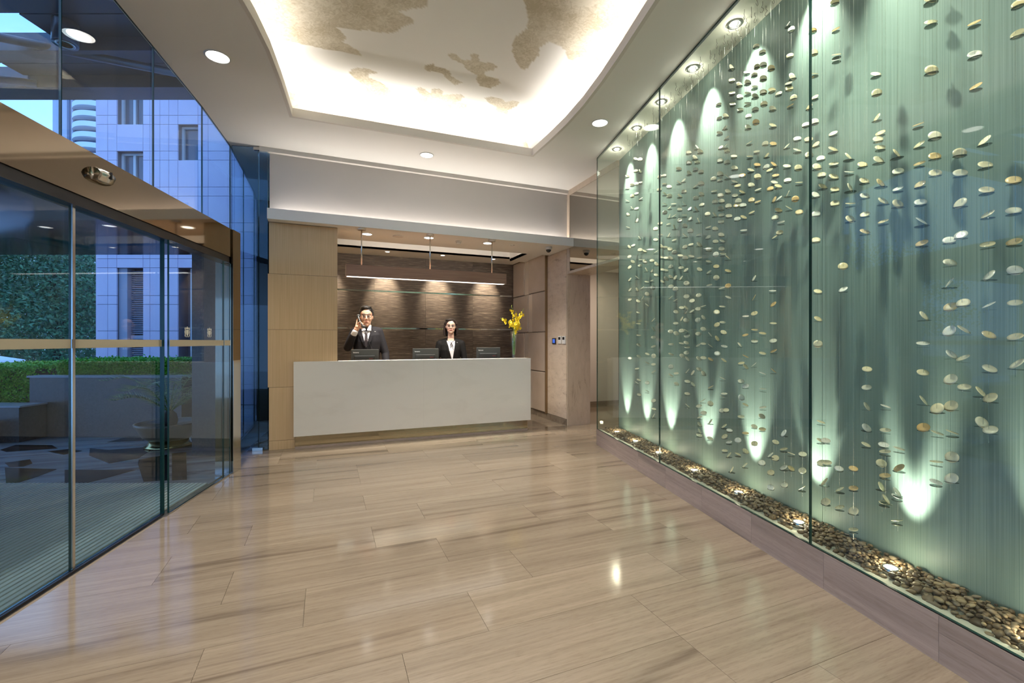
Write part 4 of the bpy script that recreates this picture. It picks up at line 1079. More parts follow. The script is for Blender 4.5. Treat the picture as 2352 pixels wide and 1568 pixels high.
# accent washing the side wall by the wood pier
downlight((0.02, 7.5, 2.6994), 0.036, 'small accent spotlight tucked behind the wood pier', 110, None, 'lamp_glow_small', 50, aim=(0.02, YB, 2.08), color=(1, 0.88, 0.68))
q = at_z(915, 542, 2.6256)
t = tag(empty('ceiling_speaker', q), 'flat round white ceiling speaker between two desk bay downlights', 'speaker')
child(MB().lathe([(0.072, 0), (0.074, -0.006), (0.066, -0.008), (0.0005, -0.008)], seg=28).obj('bezel', 'white_plastic', smooth=True), t)
child(MB().lathe([(0.062, -0.0078), (0.060, -0.010), (0.0005, -0.010)], seg=28).obj('grille', 'lip_paint'), t)
q = at_z(1054, 554, 2.6256)
t = tag(empty('smoke_detector', q), 'domed white smoke detector on the desk bay ceiling', 'smoke detector')
child(MB().lathe([(0.046, 0), (0.046, -0.012), (0.038, -0.016)], seg=24).obj('base_ring', 'white_plastic', smooth=True), t)
child(MB().lathe([(0.034, -0.015), (0.030, -0.030), (0.018, -0.036), (0.0005, -0.037)], seg=24).obj('dome', 'white_plastic', smooth=True), t)
q = at_z(1177, 562.5, 2.6256)
t = tag(empty('sprinkler_plate', q), 'small flat white sprinkler cover on the bay ceiling by the padded wall', 'sprinkler')
child(MB().lathe([(0.036, 0), (0.034, -0.005), (0.0005, -0.006)], seg=24).obj('cover', 'white_plastic', smooth=True), t)
child(MB().lathe([(0.014, -0.0055), (0.012, -0.010), (0.0005, -0.011)], seg=16).obj('nozzle', 'lip_paint', smooth=True), t)
q = at_y(1260, 557, 5.90); q.z = 2.6246
t = tag(empty('security_camera', q), 'white dome security camera under the ledge beside the stone wall', 'camera')
child(MB().lathe([(0.050, 0), (0.052, -0.012), (0.050, -0.034), (0.040, -0.040)], seg=28).obj('housing', 'white_plastic', smooth=True), t)
child(MB().lathe([(0.038, -0.038), (0.036, -0.055), (0.026, -0.071), (0.012, -0.079), (0.0005, -0.081)], seg=28).obj('dome_cover', 'black_plastic', smooth=True), t)

# ================================================================== PENDANT
PY, PZ0, PZ1, PX0, PX1 = 5.785, 2.03, 2.17, 0.212, 2.262
pend = tag(empty('linear_pendant', ((PX0 + PX1) / 2, PY, PZ0)), 'long brown wood-veneer box pendant hanging on three steel rods over the desk', 'pendant lamp')
w_ = 0.065
sh = MB()
sh.box(PX0, PX1, PY - w_, PY - w_ + 0.012, PZ0, PZ1); sh.box(PX0, PX1, PY + w_ - 0.012, PY + w_, PZ0, PZ1)
sh.box(PX0, PX0 + 0.012, PY - w_ + 0.012, PY + w_ - 0.012, PZ0, PZ1); sh.box(PX1 - 0.012, PX1, PY - w_ + 0.012, PY + w_ - 0.012, PZ0, PZ1)
sh.box(PX0 + 0.012, PX1 - 0.012, PY - w_ + 0.012, PY + w_ - 0.012, PZ1 - 0.012, PZ1)
sh.obj('box_shade', 'pendant_wood', pend)
MB().box(PX0 + 0.0125, PX1 - 0.0125, PY - w_ + 0.0125, PY + w_ - 0.0125, PZ0 + 0.003, PZ0 + 0.010).obj('diffuser', 'pendant_glow', pend)
for x in (0.395, 1.232, 2.075):
    rod = MB().tube([(x, PY, PZ1 - 0.002), (x, PY, 2.605)], 0.0075, 12).obj('rod', 'steel', pend, smooth=True)
    MB().lathe([(0.048, 0.0), (0.050, -0.004), (0.050, -0.022), (0.044, -0.026), (0.0005, -0.026)], (x, PY, 2.6255), 28).obj('ceiling_cup', 'champagne_strip', rod, smooth=True)

# ================================================================== RECEPTION DESK
DX0, DX1, DY = -0.352, 2.662, 5.80
desk = tag(empty('reception_desk', ((DX0 + DX1) / 2, DY, 0)), 'long white marble reception desk on a recessed bronze plinth', 'reception desk')
for a, b in ((DX0, 1.150), (1.1505, DX1)):
    MB().box(a, b, DY, DY + 0.045, 0.147, 1.015).obj('front_panel', 'white_marble', desk)
MB().box(XW1 + 0.012, DX1, DY + 0.0455, DY + 0.20, 0.985, 1.0148).obj('counter_shelf', 'white_marble', desk)
MB().box(DX1 - 0.04, DX1, DY + 0.0455, 6.35, 0.147, 0.9845).obj('end_panel', 'white_marble', desk)
MB().box(XW1 + 0.012, DX1 - 0.041, DY + 0.0455, 6.34, 0.735, 0.765).obj('worktop', 'wood_veneer', desk)
MB().box(DX0 + 0.012, DX1 - 0.04, DY + 0.025, DY + 0.055, 0.028, 0.1465).obj('plinth_front', 'plinth_mirror', desk)
MB().box(DX0 + 0.012, DX1 - 0.04, DY + 0.020, DY + 0.055, 0.0005, 0.0275).obj('plinth_foot', 'plinth_stone', desk)
MB().box(DX1 - 0.09, DX1 - 0.041, DY + 0.0555, 6.34, 0.0005, 0.1465).obj('plinth_side', 'plinth_mirror', desk)
for x in (0.6, 1.5):
    MB().box(x, x + 0.42, 6.00, 6.33, 0.0005, 0.7345).obj('pedestal_drawer', 'wood_veneer', desk)

# ================================================================== MONITORS
def text_mesh(s, h, mat):
    c = bpy.data.curves.new('lettering', 'FONT'); c.body = s; c.size = h; c.extrude = 0.0004; c.align_x = 'LEFT'
    o = bpy.data.objects.new('lettering', c); COL.objects.link(o)
    dg = bpy.context.evaluated_depsgraph_get()
    me_ = bpy.data.meshes.new_from_object(o.evaluated_get(dg)); bpy.data.objects.remove(o); bpy.data.curves.remove(c)
    me_.materials.clear(); me_.materials.append(MATS[mat])
    return me_
me_logo = text_mesh('lenovo', 0.026, 'white_print')
me_red = text_mesh('ThinkVision', 0.010, 'red_print')
def monitor(px0, px1, top, y, label, rz):
    l, r = at_y(px0, top, y), at_y(px1, top, y)
    w = (r - l).length; c = (l + r) / 2; zt = c.z
    t = tag(empty('computer_monitor', (c.x, y, 0.766), rz), label, 'monitor')
    h = 0.30; z1 = zt - 0.766; z0 = z1 - h
    child(MB().cbox(-w / 2, w / 2, -0.008, 0.022, z0, z1, 0.006).obj('screen_case', 'dark_plastic_back'), t)
    child(MB().cbox(-w * 0.40, w * 0.36, -0.040, -0.009, z0 + 0.01, z1 - 0.078, 0.012).obj('rear_housing', 'black_plastic'), t)
    child(MB().box(-w / 2 + 0.012, w / 2 - 0.012, 0.0225, 0.0235, z0 + 0.012, z1 - 0.012).obj('screen', 'black_plastic'), t)
    child(MB().cbox(-0.035, 0.035, -0.056, -0.0405, 0.012, z0 + 0.13, 0.004).obj('stand_arm', 'black_plastic'), t)
    child(MB().cbox(-0.11, 0.11, -0.11, 0.08, 0.0, 0.012, 0.004).obj('stand_foot', 'black_plastic'), t)
    a = meshobj('logo_lettering', me_logo, t, (-w / 2 + 0.026, -0.0088, z1 - 0.048), (pi / 2, 0, 0))
    b = meshobj('model_lettering', me_red, t, (w * 0.36 - 0.078, -0.0406, z1 - 0.122), (pi / 2, 0, 0))
    return t
monitor(806, 870, 802, 6.16, 'black monitor seen from behind, in front of the man on the phone', 0.0)
monitor(948, 1007, 800, 6.16, 'black monitor seen from behind, beside the standing woman', -0.05)
monitor(1095.5, 1148, 797.5, 6.16, 'black monitor seen from behind, beside the vase of orchids', -0.14)

# ================================================================== WALL DEVICES
p = at_z(1273, 783, 1.25)
def on_stone(px, py):      # stone wall face X = XR - 0.014
    d = ray(px, py); t_ = (XR - 0.0142) / d.x
    return Vector((XR - 0.0142, d.y * t_, CAMH + d.z * t_))
q = on_stone(1273.5, 783)
t = tag(empty('intercom_panel', q), 'small black wall control with a lit blue screen on the stone wall', 'control panel')
child(MB().cbox(-0.012, 0.0, -0.060, 0.060, -0.047, 0.047, 0.003).obj('casing', 'black_plastic'), t)
child(MB().box(-0.0135, -0.0122, -0.036, 0.036, -0.030, 0.032).obj('display', 'blue_screen'), t)
for i, px in enumerate((1286.5, 1296)):
    q = on_stone(px, 780.5)
    t = tag(empty('wall_thermostat', q), ('pale wall thermostat with a dark display, next to the blue screen', 'pale wall thermostat with a dark display, nearer the stone corner')[i], 'thermostat')
    child(MB().cbox(-0.014, 0.0, -0.048, 0.048, -0.058, 0.058, 0.004).obj('casing', 'champagne_strip' if False else 'white_plastic'), t)
    child(MB().box(-0.0155, -0.0142, -0.032, 0.032, 0.004, 0.044).obj('display', 'black_plastic'), t)
    for k in (-1, 1):
        child(MB().box(-0.0155, -0.0142, k * 0.018 - 0.01, k * 0.018 + 0.01, -0.040, -0.022).obj('button', 'lip_paint'), t)

# ================================================================== ORCHIDS IN A TALL GLASS
vp = at_y(1180, 821, 5.905); vp.z = 1.0152
vase = tag(empty('tapered_vase', vp), 'tall tapered clear glass vase on the end of the white desk', 'vase')
prof = [(0.0005, 0.0), (0.032, 0.0), (0.033, 0.004), (0.024, 0.018), (0.026, 0.06), (0.036, 0.22), (0.050, 0.38), (0.048, 0.38), (0.034, 0.22), (0.023, 0.062), (0.0005, 0.045)]
child(MB().lathe(prof, seg=28).obj('glass_body', 'vase_glass', smooth=True), vase)
child(MB().lathe([(0.0005, 0.047), (0.022, 0.063), (0.0325, 0.215), (0.0335, 0.235), (0.0005, 0.235)], seg=28).obj('water', 'water', smooth=True), vase)
def blossom():
    mb = MB()
    for k, (a, L, w) in enumerate(((90, 0.9, 0.5), (165, 0.8, 0.45), (15, 0.8, 0.45), (215, 0.6, 0.3), (325, 0.6, 0.3), (270, 1.15, 1.0))):
        c, s_ = math.cos(math.radians(a)), math.sin(math.radians(a))
        pts = [(0, 0, 0), (0.5 * L, 0.5 * w, 0.18), (L, 0.32 * w, 0.08), (L * 1.04, 0, 0.0), (L, -0.32 * w, 0.08), (0.5 * L, -0.5 * w, 0.18)]
        vs = [(x * c - y * s_, -z, x * s_ + y * c) for x, y, z in pts]
        mb.add(vs + [(v[0], v[1] + 0.05, v[2]) for v in vs], [(0, 1, 2, 3), (0, 3, 4, 5), (6, 9, 8, 7), (6, 11, 10, 9), (0, 5, 11, 6), (0, 6, 7, 1), (1, 7, 8, 2), (2, 8, 9, 3), (3, 9, 10, 4), (4, 10, 11, 5)])
    mb.ell((0, -0.06, -0.02), (0.16, 0.14, 0.16), seg=8, rings=5)
    return mb.mesh('blossom', 'petal_yellow')
me_bl = blossom()
br = random.Random(21)
m_ = 6.39 / FPX
def sprig(pts, i, lab):
    path = [Vector(vp) + Vector(((px - 1180) * m_ * 0.93, dy, (821 - py) * m_)) for px, py, dy in pts]
    fine = []
    for a, b in zip(path, path[1:]):
        for k in range(6): fine.append(a.lerp(b, k / 6))
    fine.append(path[-1])
    for _ in range(2):
        fine = [fine[0]] + [(fine[j - 1] + fine[j] * 2 + fine[j + 1]) / 4 for j in range(1, len(fine) - 1)] + [fine[-1]]
    t = tag(empty('orchid_stem', fine[0]), lab, 'orchid stem')
    n_ = len(fine)
    MB().tube(fine, [0.0032 - 0.0022 * j / n_ for j in range(n_)], 6).obj('stem', 'stem_green', t, smooth=True)
    return t, fine
SPR = [
 ([(1179, 813, 0), (1180, 780, 0.0), (1181, 755, -0.01), (1180, 735, -0.02), (1175, 715, -0.02), (1173, 700, -0.02)], 'upright yellow orchid stem with the topmost flower in the tall vase', 0.35, 16),
 ([(1181, 813, 0), (1179, 780, 0.0), (1177, 757, -0.02), (1172, 745, -0.04), (1162, 737, -0.04), (1152, 732, -0.04), (1143, 731, -0.04)], 'yellow orchid stem arching out sideways over the desk from the vase', 0.30, 10),
 ([(1180, 813, 0), (1182, 780, 0.0), (1184, 755, 0.01), (1190, 735, 0.0), (1199, 722, 0.0), (1207, 707, 0.0)], 'yellow orchid stem leaning towards the padded wall', 0.30, 16),
 ([(1182, 813, 0), (1183, 780, 0.0), (1184, 760, 0.02), (1187, 740, 0.03), (1191, 722, 0.03), (1188, 714, 0.03)], 'short yellow orchid stem thick with flowers at the back of the bunch', 0.25, 16),
 ([(1178, 813, 0), (1178, 780, 0.0), (1179, 760, -0.03), (1183, 748, -0.05), (1186, 738, -0.05), (1182, 728, -0.05)], 'low yellow orchid stem crowded with flowers at the front of the bunch', 0.2, 18),
]
for i, (pts, lab, st_, nb) in enumerate(SPR):
    t, f_ = sprig(pts, i, lab)
    for k in range(nb):
        s_ = 0.50 + (0.40 * k / nb)
        if pts[-1][0] < 1150: s_ = 0.60 + 0.35 * k / nb
        c = f_[min(len(f_) - 1, int(s_ * (len(f_) - 1)))]
        sp = 0.045 * (1.2 - s_) * 1.6
        q = c + Vector((br.uniform(-sp, sp), br.uniform(-sp, sp * 0.6), br.uniform(-sp, sp * 0.5)))
        sc = br.uniform(0.020, 0.027) * (1.15 - 0.35 * k / nb)
        o = meshobj('blossom', me_bl, None, q, (br.uniform(-.6, .6), br.uniform(-.5, .5), -YAW + br.uniform(-.8, .8))); o.scale = (sc, sc, sc)
        put(o, t)
    for k in range(4):
        c = f_[-1 - k]
        o = MB().ell(c + Vector((br.uniform(-.006, .006), 0, 0)), (0.0032, 0.0032, 0.005), seg=6, rings=4).obj('bud', 'bud_green', t)

# ================================================================== PEOPLE
def bake(o, vox, smooth_it=2):
    m = o.modifiers.new('r', 'REMESH'); m.mode = 'VOXEL'; m.voxel_size = vox
    s_ = o.modifiers.new('s', 'SMOOTH'); s_.factor = 0.5; s_.iterations = smooth_it
    dg = bpy.context.evaluated_depsgraph_get()
    me_ = bpy.data.meshes.new_from_object(o.evaluated_get(dg))
    o.modifiers.clear(); old = o.data; o.data = me_
    me_.polygons.foreach_set('use_smooth', [True] * len(me_.polygons))
    bpy.data.meshes.remove(old)
    return o
def head_blobs(mb, hx, hy, zc, H, Wd, D, R=None):
    hw, hd_ = Wd / 2, D / 2
    def E(x, y, z, rx, ry, rz): mb.ell((hx + x * hw, hy + y * hd_, zc + z * H), (rx * hw, ry * hd_, rz * H), seg=24, rings=16)
    E(0, 0.05, 0.66, 0.97, 0.95, 0.33)
    E(0, -0.16, 0.44, 0.86, 0.74, 0.36)
    E(0, -0.28, 0.22, 0.70, 0.58, 0.20)
    E(0, -0.56, 0.085, 0.36, 0.28, 0.085)
    E(0, -0.70, 0.595, 0.62, 0.22, 0.06)
    for s_ in (-1, 1):
        E(s_ * 0.46, -0.62, 0.37, 0.30, 0.22, 0.11)
        E(s_ * 0.97, 0.02, 0.47, 0.10, 0.20, 0.12)
    mb.caps((hx, hy - 0.84 * hd_, zc + 0.54 * H), 0.06 * hw, (hx, hy - 1.02 * hd_, zc + 0.375 * H), 0.12 * hw)
    for s_ in (-1, 1): E(s_ * 0.14, -0.92, 0.350, 0.10, 0.10, 0.025)
    E(0, -0.80, 0.225, 0.34, 0.12, 0.05)
def finger(mb, pts, r):
    for a, b in zip(pts, pts[1:]): mb.caps(a, r, b, r * 0.92, seg=10)
def face_parts(root, hx, hy, zc, H, Wd, D, lip, browz=0.615, shut=False):
    hw, hd_ = Wd / 2, D / 2
    fy = hy - 0.90 * hd_
    for s_ in (-1, 1):
        ex = hx + s_ * 0.40 * hw; ez = zc + 0.50 * H
        e = MB().ell((ex, fy + 0.006, ez), (0.19 * hw, 0.011, 0.0072 if not shut else 0.005), seg=14, rings=8).obj('eye', 'eye_white', smooth=True); child(e, root)
        i_ = MB().ell((ex, fy - 0.003, ez - (0.003 if shut else 0)), (0.085 * hw, 0.0035, 0.0062 if not shut else 0.0035), seg=12, rings=6).obj('iris', 'hair_black', smooth=True); child(i_, e)
        l_ = MB().tube([(ex - 0.21 * hw, fy - 0.002, ez + 0.004), (ex, fy - 0.007, ez + 0.0085 - (0.004 if shut else 0)), (ex + 0.21 * hw, fy - 0.002, ez + 0.004)], 0.0022, 6).obj('eyelid', 'hair_black', smooth=True); child(l_, root)
        b_ = MB().tube([(hx + s_ * 0.16 * hw, fy - 0.008, zc + browz * H - 0.004), (hx + s_ * 0.42 * hw, fy - 0.006, zc + browz * H + 0.004), (hx + s_ * 0.68 * hw, fy + 0.010, zc + browz * H - 0.003)], [0.003, 0.0042, 0.002], 6).obj('eyebrow', 'hair_black', smooth=True); child(b_, root)
    lm = MB()
    wl = 0.34 if lip == 'lips_red' else 0.28
    up_ = 0.004 if lip == 'lips_red' else 0.0
    yy_ = hy - 0.915 * hd_
    lm.tube([(hx - wl * hw, yy_ + 0.010, zc + 0.228 * H + up_), (hx - 0.12 * hw, yy_ - 0.001, zc + 0.236 * H), (hx, yy_ - 0.002, zc + 0.232 * H), (hx + 0.12 * hw, yy_ - 0.001, zc + 0.236 * H), (hx + wl * hw, yy_ + 0.010, zc + 0.228 * H + up_)], [0.0012, 0.0038, 0.0034, 0.0038, 0.0012], 8)
    lm.tube([(hx - wl * 0.95 * hw, yy_ + 0.010, zc + 0.226 * H + up_), (hx - 0.12 * hw, yy_ + 0.001, zc + 0.212 * H), (hx, yy_, zc + 0.208 * H), (hx + 0.12 * hw, yy_ + 0.001, zc + 0.212 * H), (hx + wl * 0.95 * hw, yy_ + 0.010, zc + 0.226 * H + up_)], [0.0012, 0.0045, 0.005, 0.0045, 0.0012], 8)
    child(lm.obj('lips', lip, smooth=True), root)
def spectacles(root, hx, hy, zc, H, Wd, D, th, mat='black_plastic'):
    hw, hd_ = Wd / 2, D / 2; fy = hy - 1.03 * hd_; ez = zc + 0.495 * H
    g = MB()
    for s_ in (-1, 1):
        c = hx + s_ * 0.44 * hw; a, b = 0.34 * hw, 0.060 * H
        loop = [(c + a * (abs(math.cos(t)) ** 0.6) * math.copysign(1, math.cos(t)), fy + 0.004 * abs(math.cos(t)), ez + b * (abs(math.sin(t)) ** 0.6) * math.copysign(1, math.sin(t))) for t in [2 * pi * k / 24 for k in range(25)]]
        g.tube(loop, th, 6, cap=False)
        g.tube([(c + s_ * a, fy + 0.004, ez + 0.006), (hx + s_ * 1.02 * hw, hy - 0.45 * hd_, ez + 0.008), (hx + s_ * 1.05 * hw, hy + 0.05 * hd_, ez + 0.004)], th, 6)
    g.tube([(hx - 0.11 * hw, fy, ez + 0.004), (hx, fy - 0.004, ez + 0.009), (hx + 0.11 * hw, fy, ez + 0.004)], th, 6)
    gl = g.obj('eyeglasses', mat, smooth=True); child(gl, root)
    for s_ in (-1, 1):
        l_ = MB().box(hx + s_ * 0.44 * hw - 0.31 * hw, hx + s_ * 0.44 * hw + 0.31 * hw, fy + 0.0005, fy + 0.0015, ez - 0.050 * H, ez + 0.050 * H).obj('lens', 'lens_glass'); child(l_, gl)
def front_fn(R):       # front surface of a stack of elliptical rings
    R = sorted(R, key=lambda r: r[2])
    def f(x, z):
        for a, b in zip(R, R[1:]):
            if a[2] <= z <= b[2]:
                k = (z - a[2]) / (b[2] - a[2]); cx, cy, _, rx, ry = [a[i] + (b[i] - a[i]) * k for i in range(5)]
                break
        else:
            cx, cy, _, rx, ry = R[-1] if z > R[-1][2] else R[0]
        q_ = max(0.0, 1 - ((x - cx) / rx) ** 2)
        return cy - ry * math.sqrt(q_)
    return f
def patch(fn, rows_, off, th, nc=6):      # rows_: (z, x_left, x_right)
    mb = MB(); vs = []
    for lay in (0, 1):
        for z, a, b in rows_:
            for c in range(nc + 1):
                x = a + (b - a) * c / nc
                vs.append((x, fn(x, z) - off + (th if lay else 0), z))
    nr = len(rows_); w = nc + 1; N = nr * w; fs = []
    for r in range(nr - 1):
        for c in range(nc):
            i = r * w + c
            fs.append((i, i + 1, i + w + 1, i + w)); fs.append((N + i + w, N + i + w + 1, N + i + 1, N + i))
    for r in range(nr - 1):
        i = r * w; fs.append((i + w, N + i + w, N + i, i)); j = i + nc; fs.append((j, N + j, N + j + w, j + w))
    for c in range(nc):
        fs.append((c, N + c, N + c + 1, c + 1)); j = (nr - 1) * w + c; fs.append((j + 1, N + j + 1, N + j, j))
    return mb.add(vs, fs)

# ---------------- man on the telephone
YM = 6.50
pm = at_y(841, 784, YM); depm = pm.x * SA + pm.y * CA; k_ = depm / FPX
am = math.atan((841 - 1176) / FPX)
man = tag(empty('person', (pm.x, pm.y, 0), -YAW - am), 'man in a dark suit and tie holding a telephone to his ear behind the desk', 'person')
def mx(px, py): return ((px - 841) * k_ * math.cos(am), 1.25 + (784 - py) * k_)
zch = mx(841, 750.5)[1]; ztop = mx(841, 702.5)[1]; Hm = ztop - zch; Wm = 29.5 * k_ * math.cos(am); Dm = 0.215
hx = mx(841.5, 0)[0]; hy = -0.02
TR = [(0.0, 0.03, 0.80, 0.175, 0.12), (0.005, 0.03, 0.95, 0.168, 0.118), (0.01, 0.02, 1.10, 0.172, 0.122), (0.012, 0.02, 1.25, 0.190, 0.128), (0.012, 0.025, 1.34, 0.195, 0.120), (0.012, 0.03, 1.405, 0.165, 0.095), (0.012, 0.035, 1.44, 0.085, 0.07)]
EL = (mx(799.5, 797)[0], -0.06, mx(0, 797)[1]); WR = (mx(816, 763)[0], -0.17, mx(0, 763)[1]); SHL_ = (mx(812, 760)[0] + 0.02, 0.03, mx(0, 760)[1])
SHR_ = (mx(873, 760)[0] - 0.02, 0.03, mx(0, 760)[1]); ELR = (mx(886, 812)[0], 0.02, mx(0, 812)[1]); WRR = (mx(888, 850)[0], -0.10, mx(0, 850)[1])
b = MB()
head_blobs(b, hx, hy, zch, Hm, Wm, Dm)
b.rings([(hx, 0.03, 1.38, 0.070, 0.070), (hx, 0.025, 1.44, 0.060, 0.062), (hx, 0.015, 1.50, 0.057, 0.060), (hx, 0.01, 1.56, 0.055, 0.058)])
b.rings([(r[0], r[1], r[2], r[3] - 0.02, r[4] - 0.02) for r in TR])
for s_ in (-1, 1):
    b.caps((s_ * 0.09, 0.03, 0.84), 0.085, (s_ * 0.10, 0.03, 0.46), 0.058); b.caps((s_ * 0.10, 0.03, 0.46), 0.056, (s_ * 0.11, 0.05, 0.09), 0.038); b.caps((s_ * 0.11, 0.06, 0.04), 0.038, (s_ * 0.115, -0.10, 0.03), 0.03)
b.caps(SHL_, 0.05, EL, 0.04); b.caps(EL, 0.04, WR, 0.028)
b.caps(SHR_, 0.05, ELR, 0.04); b.caps(ELR, 0.04, WRR, 0.028)
hp = Vector((mx(821, 754)[0], -0.185, mx(0, 753.5)[1]))       # palm beside the cheek, fingers round the handset
b.caps(WR, 0.028, hp + Vector((-0.010, 0.01, -0.02)), 0.033); b.ell(hp, (0.030, 0.022, 0.044), seg=14)
b.caps(hp + Vector((0.0, -0.006, 0.012)), 0.022, hp + Vector((0.014, -0.006, 0.026)), 0.018)
fing = [((821, 745.5), (827, 741), (834, 744.5), 0.0085), ((822, 748.5), (829, 745.5), (835.5, 748.5), 0.0085), ((823, 752), (829.5, 749.5), (835, 752.5), 0.0082), ((823.5, 755.5), (828.5, 753.5), (832.5, 756.5), 0.0072)]
for k, (p0, p1, p2, r_) in enumerate(fing):
    q0, q1, q2 = [Vector((mx(*p_)[0], yy, mx(*p_)[1])) for p_, yy in zip((p0, p1, p2), (-0.188, -0.226, -0.212))]
    finger(b, [q0, q1, q2], r_)
finger(b, [hp + Vector((-0.016, 0.0, 0.02)), Vector((mx(820.5, 739)[0], -0.165, mx(0, 739)[1])), Vector((mx(821.5, 733.5)[0], -0.145, mx(0, 733.5)[1]))], 0.0095)
hq = Vector(WRR) + Vector((0.0, -0.06, -0.02)); b.ell(hq, (0.04, 0.05, 0.018), seg=14); b.caps(WRR, 0.026, hq, 0.024)
for i in range(4): finger(b, [hq + Vector((-0.027 + 0.018 * i, -0.03, 0)), hq + Vector((-0.028 + 0.018 * i, -0.07, -0.002)), hq + Vector((-0.028 + 0.018 * i, -0.098 + 0.008 * abs(i - 1.4), -0.014))], 0.0085)
finger(b, [hq + Vector((-0.034, 0.0, 0)), hq + Vector((-0.056, -0.03, -0.004)), hq + Vector((-0.055, -0.055, -0.012))], 0.009)
body = child(b.obj('body', 'skin'), man); bake(body, 0.0048, 2)
face_parts(man, hx, hy, zch, Hm, Wm, Dm, 'lips', 0.60, shut=True)
spectacles(man, hx, hy, zch, Hm, Wm, Dm, 0.0018)
hr = MB(); hw, hd_ = Wm / 2, Dm / 2
hr.ell((hx, hy + 0.17 * hd_, zch + 0.73 * Hm), (1.07 * hw, 1.0 * hd_, 0.31 * Hm), seg=28, rings=18)
hr.ell((hx - 0.05 * hw, hy - 0.10 * hd_, zch + 0.90 * Hm), (0.86 * hw, 0.86 * hd_, 0.125 * Hm), seg=24, rings=12)
for i in range(26):
    a = br.uniform(-1, 1); r_ = br.uniform(-0.7, 0.8)
    p0 = Vector((hx + 0.7 * a * hw, hy + r_ * 0.7 * hd_, zch + (0.97 - 0.1 * a * a) * Hm)); hr.caps(p0, 0.011, p0 + Vector((0.012 * a, -0.022, 0.010)), 0.005, seg=8)
for s_ in (-1, 1): hr.caps((hx + s_ * 0.95 * hw, hy + 0.0, zch + 0.70 * Hm), 0.018, (hx + s_ * 0.97 * hw, hy - 0.08 * hd_, zch + 0.54 * Hm), 0.009)
child(hr.obj('hair', 'hair_black'), man); bake(man.children[-1], 0.005, 2)
jk = MB().rings(TR)
jk.caps((SHL_[0], SHL_[1], SHL_[2] - 0.01), 0.066, EL, 0.056); jk.caps(EL, 0.056, Vector(WR).lerp(Vector(EL), 0.25), 0.045)
jk.caps((SHR_[0], SHR_[1], SHR_[2] - 0.01), 0.066, ELR, 0.054); jk.caps(ELR, 0.054, WRR, 0.042)
jk.caps((SHL_[0] + 0.03, 0.03, SHL_[2] + 0.005), 0.058, (hx, 0.035, 1.42), 0.055); jk.caps((SHR_[0] - 0.03, 0.03, SHR_[2] + 0.005), 0.058, (hx, 0.035, 1.42), 0.055)
jac = child(jk.obj('suit_jacket', 'suit_charcoal'), man); bake(jac, 0.007, 3)
tz = mx(0, 798)[1]
ff = front_fn(TR)
def ff2(x, z): return min(ff(x, min(z, 1.40)), ff(x, z)) - 0.003
rows_ = [(tz + (1.43 - tz) * i / 8, hx - 0.004 - 0.066 * i / 8, hx - 0.004 + 0.066 * i / 8) for i in range(9)]
child(patch(ff2, rows_, 0.002, 0.010).obj('shirt_front', 'shirt_white'), man)
tie = [(tz + 0.02, hx - 0.020, hx + 0.012), (tz + 0.10, hx - 0.024, hx + 0.016), (1.36, hx - 0.017, hx + 0.013), (1.395, hx - 0.013, hx + 0.013), (1.40, hx - 0.018, hx + 0.019), (1.432, hx - 0.024, hx + 0.024)]
child(patch(ff2, tie, 0.010, 0.010, 4).obj('necktie', 'tie_dark'), man)
for s_ in (-1, 1):
    child(MB().add([(hx + s_ * 0.010, -0.115, 1.405), (hx + s_ * 0.060, -0.088, 1.395), (hx + s_ * 0.066, -0.015, 1.475), (hx + s_ * 0.040, -0.055, 1.470), (hx + s_ * 0.010, -0.105, 1.413), (hx + s_ * 0.058, -0.080, 1.402), (hx + s_ * 0.062, -0.010, 1.478), (hx + s_ * 0.036, -0.050, 1.474)],
        [(0, 1, 2, 3), (7, 6, 5, 4), (0, 4, 5, 1), (1, 5, 6, 2), (2, 6, 7, 3), (3, 7, 4, 0)]).obj('collar', 'shirt_white'), man)
    lp = [(tz - 0.01, hx + s_ * 0.002, hx + s_ * 0.012), (tz + 0.08, hx + s_ * 0.026, hx + s_ * 0.058), (tz + 0.16, hx + s_ * 0.046, hx + s_ * 0.088), (tz + 0.185, hx + s_ * 0.052, hx + s_ * 0.076), (1.42, hx + s_ * 0.066, hx + s_ * 0.084)]
    child(patch(ff2, [(z, min(a, c), max(a, c)) for z, a, c in lp], 0.008, 0.007, 3).obj('lapel', 'suit_charcoal'), man)
child(MB().box(hx + 0.105, hx + 0.122, ff2(hx + 0.11, 1.385) - 0.006, ff2(hx + 0.11, 1.385) - 0.002, 1.383, 1.388).obj('name_badge', 'white_plastic'), man)
cu = MB().caps(Vector(WR).lerp(Vector(EL), 0.26), 0.0395, Vector(WR).lerp(Vector(EL), -0.02), 0.037)
child(cu.obj('shirt_cuff', 'shirt_white', smooth=True), man)
tr_ = MB(); tr_.rings([(0, 0.03, 0.74, 0.17, 0.115), (0, 0.03, 0.90, 0.16, 0.11)])
for s_ in (-1, 1):
    tr_.caps((s_ * 0.09, 0.03, 0.82), 0.095, (s_ * 0.10, 0.03, 0.46), 0.075); tr_.caps((s_ * 0.10, 0.03, 0.46), 0.075, (s_ * 0.11, 0.05, 0.12), 0.062)
bake(child(tr_.obj('trousers', 'suit_charcoal'), man), 0.010, 2)
for s_ in (-1, 1):
    sh_ = MB().caps((s_ * 0.11, 0.07, 0.048), 0.048, (s_ * 0.117, -0.13, 0.040), 0.040)
    sh_.v = [(v[0], v[1], max(v[2], 0.001)) for v in sh_.v]
    child(sh_.obj('shoe', 'shoe_black', smooth=True), man)
